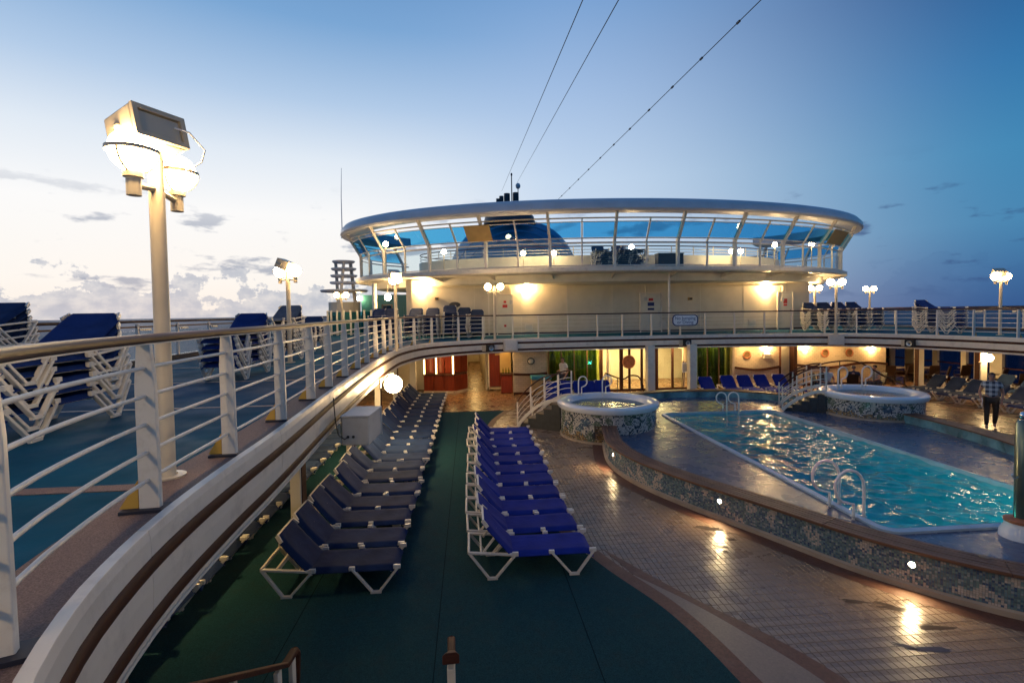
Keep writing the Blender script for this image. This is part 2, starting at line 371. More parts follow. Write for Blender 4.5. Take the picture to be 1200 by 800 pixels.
# ------------------------------------------------------------------ mesh helpers
class MB:
    def __init__(self):
        self.v = []; self.f = []; self.c = []
    def add(self, vs, fs):
        o = len(self.v)
        self.v += [tuple(p) for p in vs]
        self.f += [tuple(i + o for i in f) for f in fs]
        return self
    def box(self, c, s, rz=0.0, mtx=None):
        hx, hy, hz = s[0] / 2, s[1] / 2, s[2] / 2
        ps = [Vector((x, y, z)) for x in (-hx, hx) for y in (-hy, hy) for z in (-hz, hz)]
        M = mtx if mtx else Matrix.Rotation(rz, 3, 'Z')
        cc = Vector(c)
        return self.add([M @ p + cc for p in ps], [(0, 1, 3, 2), (4, 6, 7, 5), (0, 4, 5, 1), (2, 3, 7, 6), (0, 2, 6, 4), (1, 5, 7, 3)])
    def bar(self, p, q, w, h, up=(0, 0, 1)):
        p, q = Vector(p), Vector(q)
        d = (q - p).normalized(); u = Vector(up)
        s = d.cross(u)
        if s.length < 1e-4: s = d.cross(Vector((1, 0, 0)))
        s.normalize(); u = s.cross(d).normalized()
        s *= w / 2; u *= h / 2
        return self.add([p - s - u, p + s - u, p + s + u, p - s + u, q - s - u, q + s - u, q + s + u, q - s + u],
                        [(0, 1, 2, 3), (4, 7, 6, 5), (0, 4, 5, 1), (1, 5, 6, 2), (2, 6, 7, 3), (3, 7, 4, 0)])
    def tube(self, pts, r, n=8, closed=False):
        pts = [Vector(p) for p in pts]
        k = len(pts); rs = r if isinstance(r, (list, tuple)) else [r] * k
        t0 = (pts[1] - pts[0]).normalized()
        a = Vector((0, 0, 1)) if abs(t0.z) < 0.9 else Vector((1, 0, 0))
        nrm = (a - t0 * a.dot(t0)).normalized()
        vs = []
        for i, p in enumerate(pts):
            if closed: t = (pts[(i + 1) % k] - pts[i - 1]).normalized()
            elif i == 0: t = t0
            elif i == k - 1: t = (pts[-1] - pts[-2]).normalized()
            else: t = ((pts[i + 1] - p).normalized() + (p - pts[i - 1]).normalized()).normalized()
            nrm = (nrm - t * nrm.dot(t))
            if nrm.length < 1e-5: nrm = t.orthogonal()
            nrm.normalize(); b = t.cross(nrm)
            vs += [p + (nrm * math.cos(2 * PI * j / n) + b * math.sin(2 * PI * j / n)) * rs[i] for j in range(n)]
        fs = []
        for i in range(k if closed else k - 1):
            o, q = i * n, ((i + 1) % k) * n
            fs += [(o + j, o + (j + 1) % n, q + (j + 1) % n, q + j) for j in range(n)]
        if not closed:
            fs += [tuple(range(n - 1, -1, -1)), tuple((k - 1) * n + j for j in range(n))]
        return self.add(vs, fs)
    def lathe(self, prof, n=24, c=(0, 0, 0), close=False):
        vs = []
        for r, z in prof:
            vs += [(c[0] + r * math.cos(2 * PI * j / n), c[1] + r * math.sin(2 * PI * j / n), c[2] + z) for j in range(n)]
        fs = []
        for i in range(len(prof) - (0 if close else 1)):
            o, q = i * n, ((i + 1) % len(prof)) * n
            fs += [(o + j, o + (j + 1) % n, q + (j + 1) % n, q + j) for j in range(n)]
        if not close:
            if prof[0][0] > 1e-6: fs.append(tuple(range(n - 1, -1, -1)))
            if prof[-1][0] > 1e-6: fs.append(tuple((len(prof) - 1) * n + j for j in range(n)))
        return self.add(vs, fs)
    def sphere(self, c, r, n=20, m=12, sc=(1, 1, 1)):
        prof = [(max(1e-7, r * math.sin(PI * i / m)), -r * math.cos(PI * i / m)) for i in range(m + 1)]
        o = len(self.v)
        self.lathe(prof, n)
        for i in range(o, len(self.v)):
            p = self.v[i]; self.v[i] = (p[0] * sc[0] + c[0], p[1] * sc[1] + c[1], p[2] * sc[2] + c[2])
        return self
    def prism(self, poly, z0, z1):
        n = len(poly)
        vs = [(p[0], p[1], z0) for p in poly] + [(p[0], p[1], z1) for p in poly]
        fs = [tuple(range(n - 1, -1, -1)), tuple(range(n, 2 * n))] + [(i, (i + 1) % n, n + (i + 1) % n, n + i) for i in range(n)]
        return self.add(vs, fs)
    def extrude(self, poly3, vec):       # closed 3-D polygon pushed along vec
        n = len(poly3); w = Vector(vec)
        vs = [Vector(p) for p in poly3]; vs += [p + w for p in vs]
        fs = [tuple(range(n - 1, -1, -1)), tuple(range(n, 2 * n))] + [(i, (i + 1) % n, n + (i + 1) % n, n + i) for i in range(n)]
        return self.add(vs, fs)
    def sweep(self, path, prof, closed=False):
        """prof: closed list of (offset to the right of travel, z); path: list of (x, y[, z])"""
        k, n = len(path), len(prof); vs = []
        for i in range(k):
            a = path[i - 1] if (i or closed) else path[0]
            b = path[(i + 1) % k] if (i < k - 1 or closed) else path[-1]
            t = Vector((b[0] - a[0], b[1] - a[1], 0)).normalized(); s = Vector((t.y, -t.x, 0))
            zz = path[i][2] if len(path[i]) > 2 else 0.0
            vs += [(path[i][0] + s.x * o, path[i][1] + s.y * o, zz + z) for o, z in prof]
        fs = []
        for i in range(k if closed else k - 1):
            o, q = i * n, ((i + 1) % k) * n
            fs += [(o + j, o + (j + 1) % n, q + (j + 1) % n, q + j) for j in range(n)]
        if not closed: fs += [tuple(range(n - 1, -1, -1)), tuple((k - 1) * n + j for j in range(n))]
        return self.add(vs, fs)
    def mesh(self, name, smooth=False, recalc=True):
        me = bpy.data.meshes.new(name)
        me.from_pydata(self.v, [], self.f)
        if recalc:
            bm = bmesh.new(); bm.from_mesh(me)
            bmesh.ops.recalc_face_normals(bm, faces=bm.faces)
            bm.to_mesh(me); bm.free()
        if smooth:
            me.polygons.foreach_set('use_smooth', [True] * len(me.polygons))
            me.set_sharp_from_angle(angle=R(38))
        me.update()
        return me
def link(name, me, material=None, parent=None, loc=None, rz=None):
    if material is not None and not me.materials:
        me.materials.append(MATS[material])
    o = bpy.data.objects.new(name, me); C.objects.link(o)
    if parent is not None: o.parent = parent
    if loc is not None: o.location = loc
    if rz is not None: o.rotation_euler = (0, 0, rz)
    return o
def part(name, mb, material, parent=None, smooth=False, bevel=0.0, world=True):
    """link a builder as one object; world=True: its vertices are world coordinates, moved under the parent"""
    if parent is not None and world:
        root = parent; off = Vector((0, 0, 0))
        while root is not None: off += root.location; root = root.parent
        mb.v = [(x - off.x, y - off.y, z - off.z) for x, y, z in mb.v]
    o = link(name, mb.mesh(name, smooth), material, parent)
    if bevel:
        b = o.modifiers.new('bevel', 'BEVEL'); b.width = bevel; b.segments = 2; b.limit_method = 'ANGLE'
    return o
def tag(o, label=None, cat=None, group=None, kind=None):
    if label: o['label'] = label
    if cat: o['category'] = cat
    if group: o['group'] = group
    if kind: o['kind'] = kind
    return o
def thing(name, label, cat, loc=(0, 0, 0), rz=0.0, group=None):
    o = bpy.data.objects.new(name, None); C.objects.link(o)
    o.empty_display_size = 0.1
    o.location = loc; o.rotation_euler = (0, 0, rz)
    return tag(o, label, cat, group)
def struct(name, mb, material, smooth=False):
    return tag(part(name, mb, material, None, smooth), kind='structure')
def copy_tree(o, parent=None):
    c = o.copy(); C.objects.link(c); c.parent = parent
    for ch in list(o.children): copy_tree(ch, c)
    return c
def place(proto, used, loc, rz=0.0, label=None, group=None, name=None):
    o = copy_tree(proto) if used else proto
    o.location = loc; o.rotation_euler = (0, 0, rz)
    if label: o['label'] = label
    if group: o['group'] = group
    return o
def catmull(pts, step, closed=False):
    P = [Vector((*p, 0)) if len(p) == 2 else Vector(p) for p in pts]; n = len(P); out = []
    for i in range(n if closed else n - 1):
        p0 = P[(i - 1) % n] if (i or closed) else P[0] * 2 - P[1]
        p1, p2 = P[i], P[(i + 1) % n]
        p3 = P[(i + 2) % n] if (i + 2 < n or closed) else P[-1] * 2 - P[-2]
        for k in range(24):
            t = k / 24
            out.append(0.5 * ((2 * p1) + (p2 - p0) * t + (2 * p0 - 5 * p1 + 4 * p2 - p3) * t * t + (3 * p1 - p0 - 3 * p2 + p3) * t ** 3))
    out.append(P[0].copy() if closed else P[-1].copy())
    acc = [0.0]
    for a, b in zip(out, out[1:]): acc.append(acc[-1] + (b - a).length)
    tot = acc[-1]; m = max(2, round(tot / step)); res = []; j = 0
    for i in range(m + (0 if closed else 1)):
        s = tot * i / m
        while j < len(acc) - 2 and acc[j + 1] < s: j += 1
        u = (s - acc[j]) / max(1e-9, acc[j + 1] - acc[j]); res.append(out[j].lerp(out[j + 1], min(1, u)))
    return res
def nrm2(path, i):
    a, b = path[max(0, i - 1)], path[min(len(path) - 1, i + 1)]
    t = Vector((b[0] - a[0], b[1] - a[1], 0)).normalized()
    return t, Vector((t.y, -t.x, 0))
def inside(p, poly):
    x, y = p[0], p[1]; c = False; j = len(poly) - 1
    for i in range(len(poly)):
        xi, yi, xj, yj = poly[i][0], poly[i][1], poly[j][0], poly[j][1]
        if (yi > y) != (yj > y) and x < (xj - xi) * (y - yi) / (yj - yi) + xi: c = not c
        j = i
    return c
ORD = ['first', 'second', 'third', 'fourth', 'fifth', 'sixth', 'seventh', 'eighth', 'ninth', 'tenth', 'eleventh', 'twelfth', 'thirteenth', 'fourteenth',
       'fifteenth', 'sixteenth', 'seventeenth', 'eighteenth', 'nineteenth', 'twentieth', 'twenty-first', 'twenty-second', 'twenty-third']
CX = 8.5                     # the ship's centre line
DK = 2.69                    # height of the upper deck above the pool deck

# ================================================================== THE SETTING
# sea
sea_mb = MB().add([(-16000, -3000, -17), (16000, -3000, -17), (16000, 16000, -17), (-16000, 16000, -17)], [(0, 1, 2, 3)])
struct('sea', sea_mb, 'sea_water')
# pool deck
mb = MB()
for bx0, bx1, by0, by1 in ((-8.7, 6.5, -25, 65), (10.65, 25.7, -25, 65), (6.5, 10.65, -25, 7.15), (6.5, 10.65, 16.55, 65)):
    mb.box(((bx0 + bx1) / 2, (by0 + by1) / 2, -0.15), (bx1 - bx0, by1 - by0, 0.3))
struct('pool_deck', mb, 'grout')
# curve between the green carpet and the tiles
carpet_edge = catmull([(3.0, 1.0), (2.9, 3.4), (2.75, 4.82), (2.49, 6.08), (1.92, 7.42), (1.12, 9.8), (0.6, 12.5), (0.42, 15.4), (0.68, 17.6), (1.32, 19.5)], 0.15)
mb = MB()
mb.prism([(p.x, p.y) for p in carpet_edge] + [(-8.3, 19.75), (-8.3, -2), (3.0, -2)], -0.002, 0.016)
struct('green_carpet', mb, 'green_carpet')
for xs_ in (-4.1, -2.25, -0.45, 1.35):
    y1_ = 19.5 if xs_ < 0.4 else 8.3
    struct('carpet_seam', MB().box((xs_, (2.0 + y1_) / 2, 0.0165), (0.012, y1_ - 2.0, 0.003)), 'carpet_joint')
# brown band along the carpet, and the second one that leaves it
bandw = []
for i, p in enumerate(carpet_edge):
    t, s = nrm2(carpet_edge, i); bandw.append((p.x + s.x * 0.22, p.y + s.y * 0.22))
mb = MB(); mb.prism([(p.x + 0.002, p.y) for p in carpet_edge] + bandw[::-1], -0.002, 0.013)
struct('brown_border', mb, 'brown_band')
b2i = catmull([(2.35, 7.0), (2.85, 6.28), (3.21, 5.63), (3.62, 4.73), (4.0, 3.2), (4.2, 1.5)], 0.15)
b2o = catmull([(2.10, 7.85), (2.89, 6.42), (3.47, 5.54), (3.87, 4.70), (4.3, 3.1), (4.5, 1.5)], 0.15)
mb = MB(); mb.prism([(p.x, p.y) for p in b2i] + [(p.x, p.y) for p in b2o][::-1], -0.002, 0.0122)
struct('brown_curve', mb, 'brown_band')
wedge_poly = [(p.x + 0.05, p.y) for p in b2i] + [(q_[0] - 0.03, q_[1]) for q_ in bandw if 1.2 < q_[1] < 7.1]
mb = MB(); mb.prism(wedge_poly, -0.002, 0.0112)
struct('beige_wedge', mb, 'beige_floor')
# ring of the raised pool surround: outer face of its wall
ring = catmull([(8.5, 4.7), (7.5, 4.95), (6.75, 5.42), (6.15, 5.98), (5.57, 6.75), (4.97, 7.88), (4.18, 9.35), (3.62, 10.76), (3.46, 12.1), (3.72, 13.6), (4.25, 15.6),
                (4.9, 17.8), (6.1, 19.3), (7.9, 19.9), (9.1, 19.9), (10.9, 19.5), (12.4, 18.2), (13.3, 16.4), (13.75, 14.6), (13.72, 12.6), (13.35, 10.8), (12.7, 9.2),
                (12.0, 7.9), (11.4, 6.75), (10.8, 5.95), (10.2, 5.42), (9.4, 4.92)], 0.12, closed=True)
ring_xy = [(p.x, p.y) for p in ring]
ringc = ring + [ring[0]]
def ring_off(d):
    n = len(ring); out = []
    for i in range(n):
        a, b = ring[i - 1], ring[(i + 1) % n]; t = (b - a).normalized(); s = Vector((t.y, -t.x, 0))   # right of travel = inside (clockwise path)
        out.append((ring[i].x + s.x * d, ring[i].y + s.y * d))
    return out
sgn = 1 if inside(ring_off(0.05)[40], ring_xy) else -1
foot_band = ring_off(-0.30 * sgn)
mb = MB(); n = len(ring)
vs = [(p[0], p[1], 0.0125) for p in foot_band] + [(p[0], p[1], 0.0125) for p in ring_off(0.02 * sgn)]
mb.add(vs, [(i, (i + 1) % n, n + (i + 1) % n, n + i) for i in range(n)])
struct('brown_kerb_band', mb, 'brown_band')

# polished floor in the covered part aft
mb = MB()
mb.prism([(-8.3, 19.75), (1.40, 19.6), (2.4, 19.2), (2.9, 18.7), (4.2, 20.0), (7, 21.0), (14, 20.6), (15.4, 18.8), (16.2, 15), (16.2, -2), (25.4, -2), (25.4, 64), (-8.3, 64)], -0.002, 0.007)
struct('covered_floor', mb, 'inner_floor')

# tiles of the pool deck
TX, TY = 0.085, 0.165
tile_poly = bandw[:] + [(2.9, 18.7), (2.5, 19.2), (1.6, 19.5)]
tile_poly = [(4.4, 1.0)] + [(p.x + 0.08, p.y) for p in carpet_edge] + [(2.4, 19.2), (2.9, 18.7), (4.2, 19.9), (6, 20.6), (7, 20.8), (9, 15), (12, 6), (11, 1.0)]
foot_in = foot_band
b2poly = [(p.x, p.y) for p in b2i] + [(p.x, p.y) for p in b2o][::-1]
def tile_mesh(x, y, mb):
    g, b, h = 0.0022, 0.004, 0.009
    x0, x1, y0, y1 = x - TX / 2 + g, x + TX / 2 - g, y - TY / 2 + g, y + TY / 2 - g
    mb.add([(x0, y0, 0.001), (x1, y0, 0.001), (x1, y1, 0.001), (x0, y1, 0.001), (x0 + b, y0 + b, h), (x1 - b, y0 + b, h), (x1 - b, y1 - b, h), (x0 + b, y1 - b, h)],
           [(4, 5, 6, 7), (0, 1, 5, 4), (1, 2, 6, 5), (2, 3, 7, 6), (3, 0, 4, 7)])
ring_in_ = ring_off(-0.12 * sgn)
tiles = []
for i in range(int(11.5 / TX)):
    x = 0.6 + i * TX
    for j in range(int(17.5 / TY)):
        y = 2.6 + j * TY
        if x > 9.2 or y > 20: continue
        ok = True
        for cx_, cy_ in ((-.5, -.5), (.5, -.5), (.5, .5), (-.5, .5)):
            q = (x + cx_ * TX * 0.9, y + cy_ * TY * 0.9)
            if not inside(q, tile_poly) or inside(q, ring_in_): ok = False; break
        if ok: tiles.append((x, y))
def px_of(x, y):
    q = CAM_R.transposed() @ (Vector((x, y, 0)) - Vector((0, 0, CAM_H)))
    return 600 - F_PX * q.x / q.z, 400 + SHIFT + F_PX * q.y / q.z
floor_root = tag(thing('tile_floor', None, None, (0, 0, 0)), kind='structure')
def in_view(t):
    u, v = px_of(*t); return -10 < u < 1215 and v < 812
vis = sorted((t for t in tiles if in_view(t)), key=lambda t: t[1] + 0.15 * abs(t[0]))
near, rest = vis[:300], vis[300:]
far_t = [t for t in tiles if not in_view(t)]
proto_t = MB(); tile_mesh(0, 0, proto_t); tme = proto_t.mesh('floor_tile')
tme.materials.append(MATS['floor_tile'])
for x, y in near:
    link('floor_tile', tme, None, floor_root, (x, y, random.uniform(-0.0012, 0.0012)))
mb = MB()
for x, y in rest + far_t: tile_mesh(x, y, mb)
tag(part('floor_tiles', mb, 'floor_tile', floor_root), kind='stuff')

for k_, (px, py, L_w, W_w) in enumerate(((833, 619, 0.34, 0.10), (846, 640, 0.16, 0.07), (858, 632, 0.10, 0.06), (1046, 712, 0.26, 0.07), (1035, 707, 0.16, 0.05), (1096, 735, 0.30, 0.06), (1000, 704, 0.22, 0.05), (1062, 757, 0.18, 0.05), (1090, 760, 0.34, 0.06), (850, 646, 0.08, 0.05))):
    q = gz(px, py, 0.0105); out = []
    for i in range(18):
        a = 2 * PI * i / 18; f = 0.72 + 0.5 * noise.noise(Vector((math.cos(a) * 1.7 + k_ * 5, math.sin(a) * 1.7, 0.3)))
        u_, v_ = math.cos(a) * L_w * f, math.sin(a) * W_w * f; an = 0.35 + 0.25 * math.sin(k_ * 2.1)
        out.append((q.x + u_ * math.cos(an) - v_ * math.sin(an), q.y - u_ * math.sin(an) - v_ * math.cos(an)))
    mb = MB(); mb.add([(x, y, 0.0112) for x, y in out], [tuple(range(18))])
    struct('puddle', mb, 'wet_patch')

# ------------------------------------------------------------------ upper deck slab
edge = catmull([(-0.80, 0.75), (-1.36, 1.5), (-1.62, 2.03), (-1.77, 2.55), (-1.88, 3.21), (-1.95, 4.11), (-2.01, 5.36), (-2.22, 8.4), (-2.38, 11.66), (-2.46, 15.2), (-2.36, 17.6),
                (-1.75, 19.8), (-0.4, 21.2), (1.6, 22.15), (4.5, 22.5), (8.5, 22.6), (12.5, 22.45), (15.6, 21.95), (17.6, 20.9), (18.9, 18.9), (19.5, 16.4), (19.7, 12), (19.4, 6), (18.6, 2.5), (17.5, 0.75)], 0.2)
edge_xy = [(p.x, p.y) for p in edge]
mb = MB(); mb.prism(edge_xy + [(25.55, 0.75), (25.55, 64), (-8.65, 64), (-8.65, 0.75)], DK - 0.30, DK)
mb.prism([(-8.65, -8), (25.55, -8), (25.55, 0.748), (-8.65, 0.748)], DK - 0.30, DK - 0.003)
struct('upper_deck', mb, 'teal_deck')
mb = MB(); mb.prism([(-8.6, -8), (25.5, -8), (25.5, 0.7), (-8.6, 0.7)], DK - 0.36, DK - 0.303)
edge_in = []
for i, p in enumerate(edge):
    t, s = nrm2(edge, i); edge_in.append((p.x - s.x * 0.25, p.y - s.y * 0.25))
mb = MB(); mb.prism(edge_in + [(25.4, 0.8), (25.4, 64), (-8.5, 64), (-8.5, 0.8)], DK - 0.36, DK - 0.304)
struct('ceiling', mb, 'wall_cream')
mb = MB(); mb.sweep(edge, [(0.0, DK + 0.0), (0.0, DK + 0.006), (-0.42, DK + 0.006), (-0.42, DK + 0.0)])
struct('pebble_border', mb, 'pebble_border')
mb = MB()
for (ax, ay), (bx_, by_), w in [((-8.2, 3.72), (-2.34, 3.72), 0.13)]:
    mb.box(((ax + bx_) / 2, ay, DK + 0.003), (bx_ - ax, w, 0.006))
struct('deck_stripe', mb, 'pebble_border')
for yy in (6.9, 9.6, 12.4, 15.4):
    mb = MB(); mb.box((-5.3, yy, DK + 0.003), (5.7, 0.06, 0.006)); struct('deck_line', mb, 'deck_line')

# hull sides below the deck (port side is solid, starboard has windows further down)
tag(part('hull_wall', MB().box((-8.5, 28, 1.05), (0.2, 76, 2.7)), 'wall_cream'), 'cream side wall of ship behind shaded loungers', 'wall')

# ------------------------------------------------------------------ fascia of the deck edge
fas = thing('deck_edge_fascia', 'white curved balcony fascia with two brown wooden strips', 'fascia', (edge[0].x, edge[0].y, DK - 0.55))
segl = 12
for a in range(0, len(edge) - 1, segl):
    seg = edge[a:min(a + segl + 1, len(edge))]
    if len(seg) < 2: continue
    seg = [p.copy() for p in seg]
    d = (seg[-1] - seg[-2]).normalized(); seg[-1] -= d * 0.006
    part('panel', MB().sweep(seg, [(0.0, DK - 0.56), (0.035, DK - 0.56), (0.05, DK - 0.3), (0.045, DK - 0.02), (0.035, DK + 0.03), (-0.02, DK + 0.035), (-0.03, DK + 0.008), (0.0, DK + 0.008)]), 'white_paint', fas, bevel=0.003)
def half_round(o, z, r, d):
    return [(o, z - r)] + [(o + d * math.sin(PI * k / 6), z - r * math.cos(PI * k / 6)) for k in range(1, 6)] + [(o, z + r)]
part('wood_strip', MB().sweep(edge, half_round(0.046, DK - 0.165, 0.046, 0.022)), 'trim_wood', fas, smooth=True)
part('wood_strip', MB().sweep(edge, half_round(0.038, DK - 0.47, 0.046, 0.022)), 'trim_wood', fas, smooth=True)
part('bottom_lip', MB().sweep(edge, [(-0.03, DK - 0.585), (0.04, DK - 0.585), (0.04, DK - 0.565), (-0.03, DK - 0.565)]), 'white_paint', fas)

# ------------------------------------------------------------------ railing of the balcony
rl = thing('balcony_railing', 'white steel railing with varnished wooden handrail round the pool opening', 'railing', (edge[0].x, edge[0].y, DK))
rpath = []
for i, p in enumerate(edge):
    t, s = nrm2(edge, i); rpath.append(Vector((p.x - s.x * 0.13, p.y - s.y * 0.13, 0)))
hand = [Vector((p.x, p.y, DK + 1.08)) for p in rpath]
part('handrail', MB().sweep(hand, [(0.036 * math.cos(2 * PI * k / 12), 0.030 * math.sin(2 * PI * k / 12)) for k in range(12)]), 'rail_wood', rl, smooth=True)
part('rail_strip', MB().sweep(hand, [(-0.022, -0.036), (0.022, -0.036), (0.022, -0.028), (-0.022, -0.028)]), 'rail_white', rl)
RODS = [0.20, 0.375, 0.55, 0.725, 0.90]
for z in RODS:
    part('rod', MB().tube([(p.x, p.y, DK + z) for p in rpath], 0.0125, 8), 'rail_white', rl, smooth=True)
post_mb = MB()
post_mb.extrude([(0.062, -0.022, 0.0), (0.056, -0.022, 0.80), (0.038, -0.022, 1.045), (-0.038, -0.022, 1.045), (-0.056, -0.022, 0.80), (-0.056, -0.022, 0.0)], (0, 0.044, 0))
post_me = post_mb.mesh('post'); post_me.materials.append(MATS['rail_white'])
base_me = MB().box((0, 0, 0.014), (0.30, 0.13, 0.022)).mesh('base_plate'); base_me.materials.append(MATS['navy_base'])
gus_me = MB().extrude([(-0.062, -0.012, 0.026), (-0.062, -0.012, 0.20), (-0.17, -0.012, 0.026)], (0, 0.024, 0)).mesh('gusset'); gus_me.materials.append(MATS['lamplit_yellow'])
POST0 = 1.36
acc = 0.0; target = POST0; post_spots = []
for i in range(1, len(rpath)):
    acc += (rpath[i] - rpath[i - 1]).length
    if acc >= target:
        target += 1.34
        post_spots.append(i)
for i in post_spots:
    t, s = nrm2(rpath, i)
    rz = math.atan2(s.y, s.x)
    p = rpath[i]
    o = link('post', post_me, None, rl, (p.x - edge[0].x, p.y - edge[0].y, 0), rz)
    b = o.modifiers.new('bevel', 'BEVEL'); b.width = 0.006; b.segments = 2
    link('base_plate', base_me, None, o); link('gusset', gus_me, None, o)

# ------------------------------------------------------------------ outer rails of the ship (port and starboard)
def outer_rail(x, y0, y1, label, inward):
    r = thing('ship_side_railing', label, 'railing', (x, y0, DK))
    part('kerb', MB().box((x, (y0 + y1) / 2, DK + 0.07), (0.16, y1 - y0, 0.14)), 'navy_base', r)
    part('handrail', MB().tube([(x, y0, DK + 1.12), (x, y1, DK + 1.12)], 0.035, 10), 'rail_wood', r, smooth=True)
    part('mid_rail', MB().bar((x, y0, DK + 0.98), (x, y1, DK + 0.98), 0.03, 0.04), 'rail_wood', r)
    n = int((y1 - y0) / 1.7)
    st = MB().box((0, 0, 0.53), (0.06, 0.07, 1.06)).mesh('stanchion'); st.materials.append(MATS['rail_white'])
    br = MB().box((0, 0.22, 0), (0.05, 0.44, 0.05)).mesh('bracket'); br.materials.append(MATS['steel'])
    pn = MB().box((0, 0, 0), (0.012, 1.56, 0.72)).mesh('pane'); pn.materials.append(MATS['glass_clear'])
    for k in range(n + 1):
        yy = k * (y1 - y0) / n
        o = link('stanchion', st, None, r, (0, yy, 0))
        link('bracket', br, None, o, (inward * 0.05, 0, 0.91))
        if k < n: link('pane', pn, None, r, (0, yy + (y1 - y0) / n / 2, 0.52))
outer_rail(-8.5, 3.0, 52.0, 'glazed port side railing with thin dark handrail over the sea', 1)
outer_rail(25.4, 12.0, 50.0, 'glazed starboard side railing behind the stacked loungers', -1)

# ================================================================== POOL
WD, CP = 0.30, 0.58          # wet deck and cap heights
PX0, PX1, PY0, PY1 = 6.60, 10.55, 7.25, 16.45
pool = thing('pool_surround', 'raised swimming pool surround with mosaic wall and wooden slat cap', 'pool', (CX, 12, 0))
n = len(ring)
ro = ring_xy
r_in = ring_off(0.40 * sgn)
def loop_band(a, za, b, zb):
    m = MB(); k = len(a)
    m.add([(p[0], p[1], za) for p in a] + [(p[0], p[1], zb) for p in b], [(i, (i + 1) % k, k + (i + 1) % k, k + i) for i in range(k)])
    return m
w_in = ring_off(0.34 * sgn); w_out = ring_off(0.03 * sgn)
# wall body (closed section)
k = n; mb = MB()
sec = [(w_out, 0.0), (w_out, CP - 0.045), (w_in, CP - 0.045), (w_in, 0.0)]
mb.add([(p[0], p[1], z) for lp, z in sec for p in lp], [(a * k + i, a * k + (i + 1) % k, ((a + 1) % 4) * k + (i + 1) % k, ((a + 1) % 4) * k + i) for a in range(4) for i in range(k)])
part('wall', mb, 'mosaic_bed', pool)
mb = loop_band(ring_off(0.337 * sgn), WD - 0.02, ring_off(0.337 * sgn), WD - 0.02)
mb = MB(); lo = ring_off(0.345 * sgn); hi = ring_off(0.375 * sgn)
mb.add([(p[0], p[1], z) for lp, z in ((lo, WD), (lo, CP - 0.05), (hi, CP - 0.05), (hi, WD)) for p in lp], [(a * k + i, a * k + (i + 1) % k, ((a + 1) % 4) * k + (i + 1) % k, ((a + 1) % 4) * k + i) for a in range(4) for i in range(k)])
part('inner_facing', mb, 'marble', pool)
# cream skirting
s0, s1 = ring_off(-0.02 * sgn), ring_off(0.028 * sgn)
mb = MB(); mb.add([(p[0], p[1], z) for lp, z in ((s0, 0.0), (s0, 0.085), (s1, 0.10), (s1, 0.0)) for p in lp], [(a * k + i, a * k + (i + 1) % k, ((a + 1) % 4) * k + (i + 1) % k, ((a + 1) % 4) * k + i) for a in range(4) for i in range(k)])
part('skirting', mb, 'stone_cap', pool, smooth=True)
# cap: five slats side by side, broken into lengths
seglen = 17
slat_offs = [(-0.035, 0.041), (0.053, 0.129), (0.141, 0.217), (0.229, 0.305), (0.317, 0.393)]
for a in range(0, n, seglen):
    idx = [i % n for i in range(a, min(a + seglen, n) + 1)]
    if not any(in_view((ring[i].x, ring[i].y)) for i in idx): continue
    for j, (o0, o1) in enumerate(slat_offs):
        la, lb = ring_off(o0 * sgn), ring_off(o1 * sgn)
        m = MB(); dz_ = random.uniform(-0.002, 0.002)
        A = [Vector((*la[i], 0)) for i in idx]; B = [Vector((*lb[i], 0)) for i in idx]
        for L in (A, B):
            L[-1] = L[-1] + (L[-2] - L[-1]).normalized() * 0.006
        kk = len(idx)
        vs = [(p.x, p.y, z) for L, z in ((A, CP - 0.042), (A, CP + dz_), (B, CP + dz_), (B, CP - 0.042)) for p in L]
        fs = [(q * kk + i, q * kk + i + 1, ((q + 1) % 4) * kk + i + 1, ((q + 1) % 4) * kk + i) for q in range(4) for i in range(kk - 1)]
        fs += [(0, kk, 2 * kk, 3 * kk), (kk - 1, 2 * kk - 1, 3 * kk - 1, 4 * kk - 1)]
        m.add(vs, fs)
        part('cap_slat', m, 'teak', pool, bevel=0.004)
